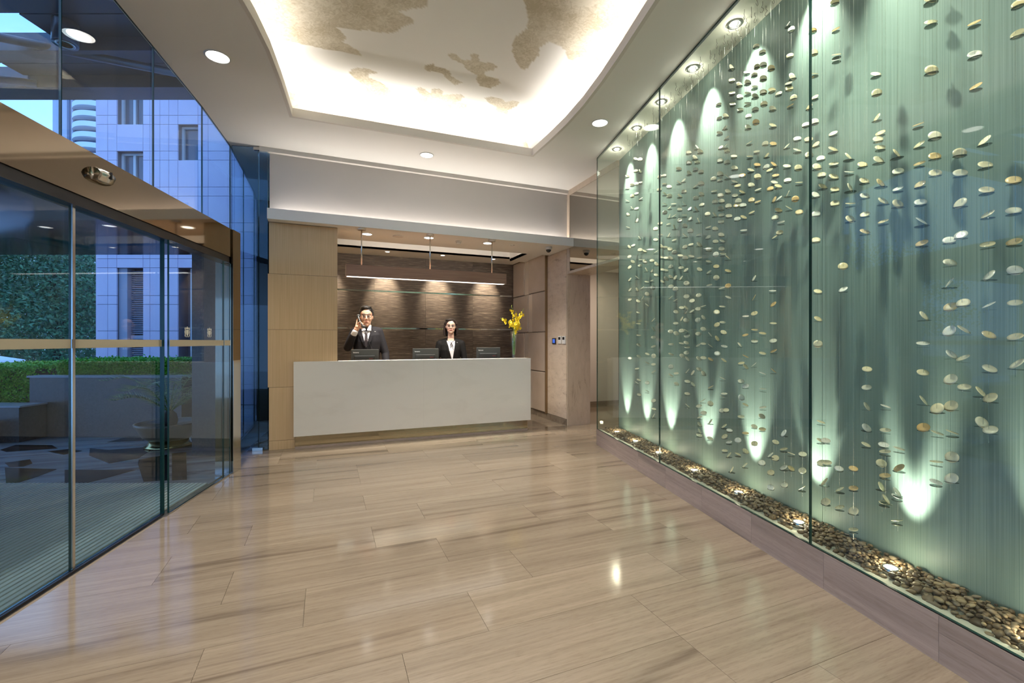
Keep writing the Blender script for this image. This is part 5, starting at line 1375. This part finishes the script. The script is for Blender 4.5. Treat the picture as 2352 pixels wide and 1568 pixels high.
# handset
e0 = Vector((mx(823.5, 727)[0], -0.155, mx(0, 727)[1])); e1 = Vector((mx(835, 751)[0], -0.235, mx(0, 751)[1])); ax = (e1 - e0).normalized()
Mm = Matrix.Translation(man.location) @ man.rotation_euler.to_matrix().to_4x4()
hs = tag(empty('telephone_handset', Mm @ ((e0 + e1) / 2), -YAW - am), 'black telephone handset held to the ear of the man in the suit', 'telephone')
cc = (e0 + e1) / 2; side = Vector((1, 0.55, 0)).normalized()
hb_ = MB()
pts = [e0 - ax * 0.012, e0 + ax * 0.03 - side * 0.010, cc - side * 0.016, e1 - ax * 0.03 - side * 0.010, e1 + ax * 0.010]
hb_.tube([p_ - cc for p_ in pts], [0.016, 0.013, 0.012, 0.013, 0.015], 10)
child(hb_.obj('grip', 'black_plastic', smooth=True), hs)
for e_ in (e0, e1):
    child(MB().caps(e_ - cc - side * 0.004, 0.021, e_ - cc + side * 0.008, 0.022, 14).obj('ear_cup' if e_ is e0 else 'mouth_cup', 'black_plastic', smooth=True), hs)
cp = [e1 + ax * 0.02, e1 + Vector((0.01, -0.02, -0.05)), Vector((hx + 0.05, -0.22, 1.20)), Vector((hx + 0.10, -0.24, 1.08)), Vector((hx + 0.14, -0.26, 0.80))]
child(MB().tube([p_ - cc for p_ in cp], 0.0028, 6).obj('cord', 'black_plastic', smooth=True), hs)

# ---------------- woman
YF = 6.80
pf = at_y(1035, 784, YF); depf = pf.x * SA + pf.y * CA; kf = depf / FPX
af = math.atan((1035 - 1176) / FPX)
wom = tag(empty('person', (pf.x, pf.y, 0), -YAW - af), 'woman with shoulder-length dark hair and glasses in a black jacket behind the desk', 'person')
def fx_(px, py): return ((px - 1035) * kf, 1.25 + (784 - py) * kf)
zc2 = fx_(0, 765.5)[1]; zt2 = fx_(0, 732.5)[1]; Hf = zt2 - zc2; Wf = 24.5 * kf; Df = 0.185; hx2 = fx_(1035.5, 0)[0]; hy2 = -0.02
T2 = [(0.0, 0.03, 0.78, 0.165, 0.115), (0.0, 0.03, 0.92, 0.142, 0.105), (0.0, 0.02, 1.02, 0.145, 0.112), (0.0, 0.015, 1.12, 0.160, 0.120), (0.0, 0.02, 1.20, 0.165, 0.108), (0.0, 0.03, 1.265, 0.145, 0.085), (0.0, 0.035, 1.30, 0.075, 0.06)]
b = MB(); head_blobs(b, hx2, hy2, zc2, Hf, Wf, Df)
b.rings([(hx2, 0.03, 1.22, 0.065, 0.065), (hx2, 0.025, 1.29, 0.050, 0.052), (hx2, 0.012, 1.34, 0.046, 0.048), (hx2, 0.01, 1.41, 0.045, 0.048)])
b.rings([(r[0], r[1], r[2], r[3] - 0.02, r[4] - 0.018) for r in T2])
for s_ in (-1, 1):
    b.caps((s_ * 0.085, 0.03, 0.80), 0.08, (s_ * 0.085, 0.03, 0.44), 0.05); b.caps((s_ * 0.085, 0.03, 0.44), 0.05, (s_ * 0.085, 0.05, 0.08), 0.034); b.caps((s_ * 0.085, 0.06, 0.04), 0.034, (s_ * 0.09, -0.09, 0.03), 0.027)
    A_ = (s_ * 0.165, 0.03, 1.225); B_ = (s_ * 0.215, 0.03, 0.98); C_ = (s_ * 0.16, -0.14, 0.84)
    b.caps(A_, 0.043, B_, 0.034); b.caps(B_, 0.034, C_, 0.024)
    hq = Vector(C_) + Vector((-s_ * 0.03, -0.05, -0.015)); b.ell(hq, (0.034, 0.045, 0.016), seg=12); b.caps(C_, 0.023, hq, 0.02)
    for i in range(4): finger(b, [hq + Vector((-0.024 + 0.016 * i, -0.03, 0)), hq + Vector((-0.025 + 0.016 * i, -0.062, -0.001)), hq + Vector((-0.025 + 0.016 * i, -0.085 + 0.008 * abs(i - 1.5), -0.010))], 0.0078)
    finger(b, [hq + Vector((-s_ * 0.030, 0.0, 0)), hq + Vector((-s_ * 0.048, -0.026, -0.003)), hq + Vector((-s_ * 0.048, -0.048, -0.009))], 0.008)
bake(child(b.obj('body', 'skin_fair'), wom), 0.0046, 2)
face_parts(wom, hx2, hy2, zc2, Hf, Wf, Df, 'lips_red', 0.615)
spectacles(wom, hx2, hy2, zc2, Hf, Wf, Df, 0.0017)
hw, hd_ = Wf / 2, Df / 2
hr = MB()
hr.ell((hx2, hy2 + 0.20 * hd_, zc2 + 0.70 * Hf), (1.12 * hw, 1.03 * hd_, 0.345 * Hf), seg=28, rings=18)
hr.ell((hx2 - 0.2 * hw, hy2 - 0.05 * hd_, zc2 + 0.92 * Hf), (0.85 * hw, 0.82 * hd_, 0.10 * Hf), seg=24, rings=12)
for s_ in (-1, 1):
    for k in range(6):
        y_ = hy2 - 0.12 * hd_ + 0.20 * k * hd_
        lo = -0.13 if s_ < 0 else -0.02
        hr.caps((hx2 + s_ * (1.08 - 0.03 * k) * hw, y_, zc2 + 0.70 * Hf), 0.016, (hx2 + s_ * (1.22 - 0.03 * k) * hw, y_ + 0.004, zc2 + 0.25 * Hf), 0.018)
        hr.caps((hx2 + s_ * (1.22 - 0.03 * k) * hw, y_ + 0.004, zc2 + 0.25 * Hf), 0.018, (hx2 + s_ * (1.12 - 0.05 * k) * hw, y_, zc2 + lo * Hf), 0.017)
    hr.caps((hx2 - 0.25 * hw, hy2 - 0.66 * hd_, zc2 + 0.940 * Hf), 0.010, (hx2 + s_ * 1.0 * hw, hy2 - 0.36 * hd_, zc2 + 0.66 * Hf), 0.012)
for k in range(7): hr.caps((hx2 + (k - 3) * 0.3 * hw, hy2 + 0.85 * hd_, zc2 + 0.6 * Hf), 0.024, (hx2 + (k - 3) * 0.3 * hw, hy2 + 0.75 * hd_, zc2 - 0.1 * Hf), 0.02)
bake(child(hr.obj('hair', 'hair_brown'), wom), 0.005, 2)
jk = MB().rings(T2)
for s_ in (-1, 1):
    A_ = (s_ * 0.165, 0.03, 1.215); B_ = (s_ * 0.215, 0.03, 0.98); C_ = (s_ * 0.17, -0.11, 0.86)
    jk.caps(A_, 0.058, B_, 0.048); jk.caps(B_, 0.048, C_, 0.038); jk.caps((s_ * 0.13, 0.03, 1.235), 0.05, (hx2, 0.04, 1.28), 0.046)
bake(child(jk.obj('jacket', 'suit_black'), wom), 0.007, 3)
f2 = front_fn(T2)
def f3(x, z): return min(f2(x, min(z, 1.25)), f2(x, z)) - 0.003
zb = fx_(0, 826)[1]; zn = 1.262
rows_ = [(zb + (zn - zb) * i / 8, hx2 + 0.022 - 0.004 - (0.086 * (i / 8)), hx2 + 0.022 + 0.004 + (0.044 * (i / 8))) for i in range(9)]
child(patch(f3, rows_, 0.003, 0.010).obj('blouse_front', 'shirt_white'), wom)
child(patch(f3, [(1.235, hx2 - 0.036, hx2 + 0.036), (1.265, hx2 - 0.050, hx2 + 0.050), (1.298, hx2 - 0.046, hx2 + 0.046)], -0.004, 0.010).obj('neckline_skin', 'skin_fair'), wom)
rb = MB()
rb.tube([(hx2 - 0.056, f3(-0.056, 1.262) - 0.002, 1.268), (hx2 - 0.02, f3(-0.02, 1.245) - 0.006, 1.242), (hx2 + 0.012, f3(0.012, 1.238) - 0.008, 1.234), (hx2 + 0.05, f3(0.05, 1.262) - 0.002, 1.262)], 0.0035, 6)
for dx, L in ((-0.006, 0.09), (0.02, 0.115)):
    rb.tube([(hx2 + 0.008, f3(0, 1.235) - 0.010, 1.236), (hx2 + 0.008 + dx, f3(0, 1.2) - 0.010, 1.19), (hx2 + 0.010 + dx * 1.4, f3(0, 1.15) - 0.008, 1.236 - L)], [0.006, 0.0055, 0.003], 6)
rb.tube([(hx2 + 0.008, f3(0, 1.235) - 0.010, 1.236), (hx2 - 0.008, f3(0, 1.2) - 0.012, 1.20), (hx2 + 0.010, f3(0, 1.2) - 0.012, 1.172), (hx2 + 0.022, f3(0, 1.2) - 0.012, 1.20), (hx2 + 0.009, f3(0, 1.235) - 0.010, 1.235)], 0.004, 6)
child(rb.obj('ribbon_tie', 'tie_dark', smooth=True), wom)
for s_ in (-1, 1):
    i0 = (0.078 if s_ < 0 else 0.048)
    lp = [(zb, hx2 + 0.022 + s_ * 0.004, hx2 + 0.022 + s_ * 0.014), (zb + 0.12, hx2 + 0.022 + s_ * (0.004 + i0 * 0.42), hx2 + 0.022 + s_ * (0.03 + i0 * 0.42)), (zb + 0.22, hx2 + 0.022 + s_ * i0 * 0.78, hx2 + 0.022 + s_ * (0.034 + i0 * 0.78)), (zn + 0.01, hx2 + 0.022 + s_ * (i0 + 0.012 - 0.018 * (s_ > 0)), hx2 + 0.022 + s_ * (i0 + 0.030 - 0.018 * (s_ > 0)))]
    child(patch(f3, [(z, min(a, c), max(a, c)) for z, a, c in lp], 0.009, 0.008, 3).obj('lapel', 'suit_black'), wom)
child(MB().box(hx2 + 0.088, hx2 + 0.104, f3(0.095, 1.235) - 0.014, f3(0.095, 1.235) - 0.009, 1.232, 1.238).obj('name_badge', 'white_plastic'), wom)
tr_ = MB(); tr_.rings([(0, 0.03, 0.70, 0.165, 0.115), (0, 0.03, 0.88, 0.145, 0.105)])
for s_ in (-1, 1):
    tr_.caps((s_ * 0.085, 0.03, 0.78), 0.09, (s_ * 0.085, 0.03, 0.44), 0.064); tr_.caps((s_ * 0.085, 0.03, 0.44), 0.064, (s_ * 0.085, 0.05, 0.12), 0.052)
bake(child(tr_.obj('trousers', 'suit_black'), wom), 0.010, 2)
for s_ in (-1, 1):
    sh_ = MB().caps((s_ * 0.085, 0.07, 0.042), 0.042, (s_ * 0.092, -0.12, 0.034), 0.034)
    sh_.v = [(v[0], v[1], max(v[2], 0.001)) for v in sh_.v]
    child(sh_.obj('shoe', 'shoe_black', smooth=True), wom)

# ================================================================== OUTDOORS
ground = MB().prism([G(-1.97, -9)[:2], G(-1.97, 4.66)[:2], G(-2.34, 5.66)[:2], G(-2.69, 7.3)[:2], G(-3.06, 8.62)[:2], W(-2, 60)[:2], W(-260, 260)[:2], W(-260, -60)[:2]], -0.08, -0.004).obj('floor_outside', 'outdoor_marble')
struct(ground)
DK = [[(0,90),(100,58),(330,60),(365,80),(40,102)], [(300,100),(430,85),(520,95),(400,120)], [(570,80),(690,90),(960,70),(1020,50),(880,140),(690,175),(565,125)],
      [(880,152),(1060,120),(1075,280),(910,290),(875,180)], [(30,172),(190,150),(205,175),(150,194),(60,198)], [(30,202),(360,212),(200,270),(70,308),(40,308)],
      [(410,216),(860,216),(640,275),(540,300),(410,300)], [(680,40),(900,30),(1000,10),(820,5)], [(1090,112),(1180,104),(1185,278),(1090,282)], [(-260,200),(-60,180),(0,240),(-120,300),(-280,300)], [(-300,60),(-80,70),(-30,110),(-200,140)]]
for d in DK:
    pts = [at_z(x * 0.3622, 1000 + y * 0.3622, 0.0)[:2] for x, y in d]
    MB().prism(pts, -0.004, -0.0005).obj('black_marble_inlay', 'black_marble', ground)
# ribbed entrance mat
mat_o = tag(empty('entrance_mat', G(-2.8, 2.0, -0.003)), 'ribbed dark entrance mat outside the sliding glass door', 'mat')
def ue(n): return (3.98 - 0.167 * n) / 0.986
q = [G(-1.972, -1.6), G(-1.972, min(ue(-1.972), 4.6)), G(-4.95, ue(-4.95)), G(-4.95, -1.6)]
MB().prism([p_[:2] for p_ in q], -0.0038, 0.001).obj('backing', 'mat_groove', mat_o)
for i in range(80):
    n_ = -1.978 - 0.037 * i
    MB().gbox(n_ - 0.023, n_, -1.6, ue(n_) - 0.004, 0.0012, 0.010).obj('rib', 'mat_rib', mat_o)
# vestibule soffit and end wall
struct(MB().prism([G(-2.07, -3)[:2], G(-2.07, 4.6)[:2], W(-3.18, 5.17)[:2], W(-9.5, 5.17)[:2], W(-9.5, -2)[:2]], 2.24, 2.309).obj('ceiling_vestibule', 'soffit_gloss'))
struct(MB().wbox(-3.50, -3.18, 4.95, 5.17, 0, 2.238).obj('wall_vestibule', 'dark_granite'))
# planter, steps, hedge
pl = tag(empty('stone_planter', W(-5.4, 6.5)), 'low dark granite planter wall with a pale cap in front of the hedge', 'planter')
MB().wbox(-6.35, -4.35, 5.96, 6.10, 0.0, 0.775).obj('front_wall', 'dark_granite', pl)
MB().wbox(-6.35, -6.23, 6.101, 7.0, 0.0, 0.775).obj('side_wall', 'dark_granite', pl)
MB().wbox(-4.47, -4.35, 6.101, 7.0, 0.0, 0.775).obj('side_wall', 'dark_granite', pl)
MB().wbox(-6.22, -4.48, 6.101, 7.0, 0.0, 0.68).obj('soil', 'bark', pl)
MB().wbox(-6.37, -4.33, 5.94, 6.12, 0.776, 0.80).obj('cap', 'granite_cap', pl)
for i, (d0, d1, h, lab) in enumerate(((5.62, 5.95, 0.45, 'taller dark stone step with a pale top beside the planter'), (5.30, 5.615, 0.27, 'lower dark stone step with a pale top beside the planter'))):
    t = tag(empty('stone_step', W(-7.2, d0)), lab, 'step')
    MB().wbox(-9.0, -6.12 - 0.3 * i, d0, d1, 0.0, h - 0.02).obj('block', 'dark_granite', t); MB().wbox(-9.0, -6.10 - 0.3 * i, d0 - 0.01, d1, h - 0.0195, h).obj('tread', 'granite_cap', t)
lr = random.Random(5)
def leaves(mb, sampler, cnt, size):
    for _ in range(cnt):
        c = Vector(sampler()); a = Vector((lr.gauss(0, 1), lr.gauss(0, 1), lr.gauss(0, 1))).normalized(); b_ = a.orthogonal().normalized()
        s_ = size * lr.uniform(0.6, 1.3)
        mb.add([c - a * s_, c + b_ * s_ * 0.45, c + a * s_, c - b_ * s_ * 0.45], [(0, 1, 2, 3)])
def hedge(l0, l1, d0, d1, z0, z1, cnt, label):
    t = tag(empty('clipped_hedge', W((l0 + l1) / 2, d0, 0)), label, 'hedge')
    MB().wbox(l0 + 0.05, l1 - 0.05, d0 + 0.05, d1 - 0.05, z0, z1 - 0.06).obj('branches', 'bark', t)
    def smp():
        f_ = lr.random()
        if f_ < 0.5: return W(lr.uniform(l0, l1), d0 + lr.uniform(-0.02, 0.06), lr.uniform(z0, z1))
        if f_ < 0.85: return W(lr.uniform(l0, l1), lr.uniform(d0, d1), z1 + lr.gauss(-0.02, 0.02))
        return W(lr.choice((l0, l1)) + lr.uniform(-0.03, 0.03), lr.uniform(d0, d1), lr.uniform(z0, z1))
    mb = MB(); leaves(mb, smp, cnt, 0.020)
    mb.obj('foliage', 'leaf_hedge', t)
hedge(-6.18, -4.52, 6.17, 6.95, 0.69, 0.99, 24000, 'clipped bright green hedge growing behind the granite planter')
hedge(-7.3, -6.44, 6.05, 6.95, 0.0, 0.93, 14000, 'clipped green hedge block at the end of the planter by the steps')
# trees
def tree(l, d, h, rx, rz, cnt, label):
    t = tag(empty('street_tree', W(l, d, 0)), label, 'tree', 'trees along the street')
    base_ = W(l, d, 0)
    tk = MB().tube([base_, base_ + Vector((0.05, 0, h * 0.35)), base_ + Vector((-0.05, 0.1, h * 0.7))], [0.16, 0.12, 0.06], 8)
    for _ in range(5):
        e_ = base_ + Vector((lr.uniform(-rx, rx) * 0.6, lr.uniform(-rx, rx) * 0.6, h * lr.uniform(0.5, 0.9)))
        tk.tube([base_ + Vector((0.03, 0.03, h * 0.35)), e_], [0.06, 0.02], 6)
    tk.obj('trunk', 'bark', t, smooth=True)
    cl = [base_ + Vector((lr.uniform(-rx, rx), lr.uniform(-rx, rx), h * 0.5 + lr.uniform(-rz, rz))) for _ in range(95)]
    def smp():
        c = lr.choice(cl); return c + Vector((lr.gauss(0, 0.38), lr.gauss(0, 0.38), lr.gauss(0, 0.30)))
    mb = MB(); leaves(mb, smp, cnt, 0.055)
    mb.obj('foliage', 'leaf_tree', t)
for l, d in ((-17.4, 13.6), (-13.5, 13.4), (-18.6, 18.4), (-14.2, 18.2), (-23.0, 18.8)):
    tree(l, d, 5.0, 1.6, 2.1, 24000, 'dense dark green street tree beyond the hedge')
# stone-clad building
BL = [-8.24, -8.01, -7.83, -7.31, -7.17, -6.975, -6.80, -6.62, -6.22, -6.02, -5.5, -5.0, -4.4]
BZ = [0.0, 0.40, 0.77, 0.93, 1.46, 1.985, 2.16, 2.71, 2.89, 3.42, 3.60, 4.13, 4.31, 4.84, 5.02, 5.55, 5.73, 6.26, 6.44, 6.97, 7.15, 7.68]
BD = 9.0
bld = tag(empty('stone_building', W(-6.4, BD + 1.5)), 'pale stone-clad building with a louvred doorway beyond the hedge', 'building')
mb = MB()
def opening(ci, z):
    if ci == 2: return z < 2.71 - 0.01 or 4.31 - 0.01 < z < 5.02 - 0.01 or 5.55 - 0.01 < z < 6.26 - 0.01
    if ci == 7: return 0.77 - 0.01 < z < 2.71 - 0.01 or 4.84 - 0.01 < z < 5.55 - 0.01
    return False
for i in range(12):
    for j in range(len(BZ) - 1):
        if opening(i, BZ[j] + 0.001): continue
        mb.wbox(BL[i], BL[i + 1], BD, BD + 0.25, BZ[j], BZ[j + 1])
        o = MB().box(-(BL[i + 1] - BL[i]) / 2 + 0.004, (BL[i + 1] - BL[i]) / 2 - 0.004, -0.015, 0.015, -(BZ[j + 1] - BZ[j]) / 2 + 0.004, (BZ[j + 1] - BZ[j]) / 2 - 0.004).obj('cladding_panel', 'cladding')
        o.location = W((BL[i] + BL[i + 1]) / 2, BD - 0.016, (BZ[j] + BZ[j + 1]) / 2); o.rotation_euler = (0, 0, -YAW); put(o, bld)
mb.wbox(BL[0], BL[-1], BD + 0.251, BD + 4, 0, 7.68)
mb.obj('wall', 'cladding_joint', bld)
MB().wbox(BL[0] - 0.031, BL[0] - 0.001, BD, BD + 4, 0, 7.68).obj('side_cladding', 'cladding', bld)
dl = MB().wbox(-7.66, -7.31, BD + 0.20, BD + 0.24, 0, 2.71).obj('louvre_door', 'dark_metal', bld)
for k in range(70):
    z_ = 0.04 + k * 0.0378
    if 1.30 < z_ < 1.38: continue
    a, b_, c, d_ = W(-7.65, BD + 0.11, z_), W(-7.315, BD + 0.11, z_), W(-7.315, BD + 0.165, z_ + 0.026), W(-7.65, BD + 0.165, z_ + 0.026)
    MB().hexa([a, b_, c, d_] + [p_ + Vector((0, 0, 0.007)) for p_ in (a, b_, c, d_)]).obj('louvre_slat', 'louvre', dl)
fr_ = MB(); fr_.wbox(-7.83, -7.665, BD + 0.02, BD + 0.24, 0, 2.71); fr_.wbox(-7.66, -7.31, BD + 0.10, BD + 0.195, 1.30, 1.375)
fr_.obj('door_frame', 'louvre', bld)
def bwin(l0, l1, z0, z1, mull=True):
    w = MB()
    w.wbox(l0, l0 + 0.045, BD + 0.08, BD + 0.16, z0, z1); w.wbox(l1 - 0.045, l1, BD + 0.08, BD + 0.16, z0, z1)
    w.wbox(l0 + 0.045, l1 - 0.045, BD + 0.08, BD + 0.16, z0, z0 + 0.045); w.wbox(l0 + 0.045, l1 - 0.045, BD + 0.08, BD + 0.16, z1 - 0.045, z1)
    m_l = (l0 + l1) / 2
    if mull: w.wbox(m_l - 0.025, m_l + 0.025, BD + 0.08, BD + 0.16, z0 + 0.045, z1 - 0.045)
    f_ = w.obj('window', 'window_frame_white', bld)
    MB().wbox(l0 + 0.045, l1 - 0.045, BD + 0.12, BD + 0.13, z0 + 0.045, z1 - 0.045).obj('pane', 'window_dark', f_)
bwin(-7.83, -7.31, 4.31, 5.02); bwin(-7.83, -7.31, 5.55, 6.26); bwin(-6.62, -6.22, 4.84, 5.55, False); bwin(-6.45, -6.22, 0.77, 2.71, False)
# tower with curved balconies
TD = 120.0
tw = tag(empty('apartment_tower', W(-116, TD, 0)), 'tall white apartment tower with stacked curved balconies in the distance', 'tower')
MB().wbox(-124.8, -119.2, TD + 3, TD + 14, 0, 80).obj('side_block', 'tower_wall', tw)
MB().wbox(-119.2, -107.6, TD + 3.5, TD + 14, 0, 80).obj('core', 'tower_glass', tw)
MB().wbox(-120.6, -119.9, TD + 2.7, TD + 2.99, 0, 80).obj('window_strip', 'tower_glass', tw)
MB().wbox(-109.0, -107.6, TD + 0.8, TD + 3.49, 0, 80).obj('corner_column', 'tower_white', tw)
arc = [(-119.2 + 10.4 * i / 14, TD + 3.4 - 3.4 * math.sin(pi * min(1.0, (i / 14) * 0.92 + 0.04)) ** 0.7) for i in range(15)]
ins = [(l, d + 0.45) for l, d in arc]
mbb = MB(); P_ = [W(l, d) for l, d in arc] + [W(l, d) for l, d in ins[::-1]]
o_band = MB().prism([p_[:2] for p_ in P_], 0, 1.05)
slab_ = MB().prism([W(l, d)[:2] for l, d in arc], -0.30, -0.001)
me_band = o_band.mesh('balcony_parapet', 'tower_white'); me_slab = slab_.mesh('balcony_slab', 'tower_white')
for k in range(1, 28):
    for nm, m_ in (('balcony_parapet', me_band), ('balcony_slab', me_slab)):
        o = meshobj(nm, m_, None, (0, 0, k * 2.8)); put(o, tw)
    for q_ in (-117.5, -114.8, -112.0):
        o = MB().wbox(q_, q_ + 1.5, TD + 3.40, TD + 3.49, k * 2.8 + 0.2, k * 2.8 + 2.2).obj('balcony_door', 'tower_wall', tw)
# steel and glass canopy over the entrance
cn = tag(empty('entrance_canopy', W(-6, 4, 4.6)), 'dark blue glossy entrance canopy with open slots above the glass facade', 'canopy')
for l0, l1, d0, d1 in ((-12, -3.3, 0.5, 4.62), (-5.05, -3.3, 4.64, 4.98), (-12, -3.6, 5.0, 5.45), (-6.15, -3.8, 5.46, 5.70)):
    MB().wbox(l0, l1, d0, d1, 4.60, 4.66).obj('canopy_panel', 'canopy_panel', cn)
MB().wbox(-12, -3.9, 5.72, 6.02, 4.46, 4.72).obj('edge_beam', 'canopy_steel', cn)
for d in (2.2, 3.6, 4.98):
    MB().wbox(-12, -3.7, d, d + 0.07, 4.45, 4.598).obj('cross_beam', 'canopy_steel', cn)
for a, b_ in (((-9.5, 3.0), (-3.6, 5.7)), ((-7.5, 1.5), (-3.3, 4.6)), ((-10.5, 4.2), (-6.0, 5.72))):
    MB().tube([W(a[0], a[1], 4.50), W(b_[0], b_[1], 4.50)], 0.045, 10).obj('brace_tube', 'canopy_steel', cn, smooth=True)
for l in (-11, -9, -7):
    MB().wbox(l, l + 0.16, 5.78, 5.94, 0, 4.459).obj('canopy_post', 'canopy_steel', cn) if l < -10 else None
q = at_dep(150, 95, 4.75)
lt = tag(empty('canopy_lamp', (q.x, q.y, 4.36)), 'grey drum lamp hanging under the entrance canopy', 'lamp')
child(MB().lathe([(0.105, 0.0), (0.108, 0.01), (0.108, 0.235), (0.0005, 0.235)], seg=28).obj('drum', 'canopy_steel', smooth=True), lt)
child(MB().lathe([(0.06, 0.0), (0.075, -0.006), (0.085, 0.002), (0.0005, 0.006)], seg=20).obj('bulb_ring', 'steel', smooth=True), lt)
# sago palm in a wide bowl
pp = W(-4.12, 5.45, 0)
pot = tag(empty('bowl_planter', pp), 'wide dark bowl planter with a brass foot outside the fixed glass leaf', 'planter')
child(MB().lathe([(0.20, 0.08), (0.26, 0.12), (0.34, 0.26), (0.345, 0.285), (0.325, 0.285), (0.31, 0.25), (0.0005, 0.245)], seg=36).obj('bowl', 'pot_dark', smooth=True), pot)
child(MB().lathe([(0.24, 0.0), (0.25, 0.012), (0.215, 0.03), (0.20, 0.082), (0.0005, 0.082)], seg=36).obj('foot', 'pot_brass', smooth=True), pot)
pa = tag(empty('sago_palm', pp + Vector((0, 0, 0.246))), 'feathery sago palm growing in the bowl planter', 'palm')
child(MB().lathe([(0.07, 0.0), (0.085, 0.05), (0.07, 0.13), (0.03, 0.18), (0.0005, 0.19)], seg=14).obj('trunk', 'bark', smooth=True), pa)
for k in range(18):
    a = 2 * pi * k / 18 + lr.uniform(-.12, .12); L = lr.uniform(0.45, 0.62); rise = lr.uniform(0.20, 0.50)
    d = Vector((math.cos(a), math.sin(a), 0)); pth = [d * (L * t_) + Vector((0, 0, 0.15 + rise * math.sin(min(1.0, t_ * 1.15) * pi * 0.62))) for t_ in [i / 10 for i in range(11)]]
    mb = MB().tube(pth, [0.006 - 0.0045 * i / 10 for i in range(11)], 5)
    sd = Vector((-d.y, d.x, 0))
    for i in range(2, 11):
        for e in range(2):
            p_ = pth[i].lerp(pth[i - 1], 0.5 * e); ll = 0.17 * math.sin(pi * (0.15 + 0.8 * i / 11)) + 0.02
            for s_ in (-1, 1):
                tip = p_ + sd * s_ * ll + d * ll * 0.5 + Vector((0, 0, 0.25 * ll)); w_v = d * 0.006
                mb.add([p_ - w_v, p_ + w_v, tip, p_ + Vector((0, 0, 0.004))], [(0, 1, 2), (0, 2, 3), (1, 3, 2)])
    child(mb.obj('frond', 'leaf_palm'), pa)
# parked car by the kerb
ca_ = tag(empty('parked_car', W(-11.98, 8.5, 0), -YAW), 'silver car nose beyond the hedge block by the stone steps', 'car')
pf_ = [(-2.1, 0.35), (-2.15, 0.62), (-1.95, 0.82), (-1.45, 0.90), (-0.85, 1.36), (0.65, 1.40), (1.25, 0.98), (1.95, 0.88), (2.15, 0.66), (2.12, 0.35)]
n_ = len(pf_)
mb = MB().add([(x, -0.82 + (0.12 if z > 1.0 else 0), z) for x, z in pf_] + [(x, 0.82 - (0.12 if z > 1.0 else 0), z) for x, z in pf_], [tuple(range(n_)), tuple(range(2 * n_ - 1, n_ - 1, -1))] + [(i, n_ + i, n_ + (i + 1) % n_, (i + 1) % n_) for i in range(n_)])
child(mb.obj('car_body', 'tower_white'), ca_)
for s_ in (-1, 1):
    child(MB().add([(-1.20, s_ * 0.80, 0.95), (1.05, s_ * 0.80, 0.99), (0.60, s_ * 0.715, 1.33), (-0.80, s_ * 0.715, 1.30), (-1.20, s_ * 0.78, 0.95), (1.05, s_ * 0.78, 0.99), (0.60, s_ * 0.69, 1.33), (-0.80, s_ * 0.69, 1.30)], [(0, 1, 2, 3), (7, 6, 5, 4), (0, 4, 5, 1), (1, 5, 6, 2), (2, 6, 7, 3), (3, 7, 4, 0)]).obj('side_window', 'window_dark'), ca_)
    for x in (-1.35, 1.35):
        o = MB().lathe([(0.31, -0.1), (0.33, -0.08), (0.33, 0.08), (0.31, 0.1), (0.0005, 0.1)], seg=24).obj('wheel', 'black_plastic', smooth=True); child(o, ca_); o.location = (x, s_ * 0.76, 0.33); o.rotation_euler = (pi / 2, 0, 0)
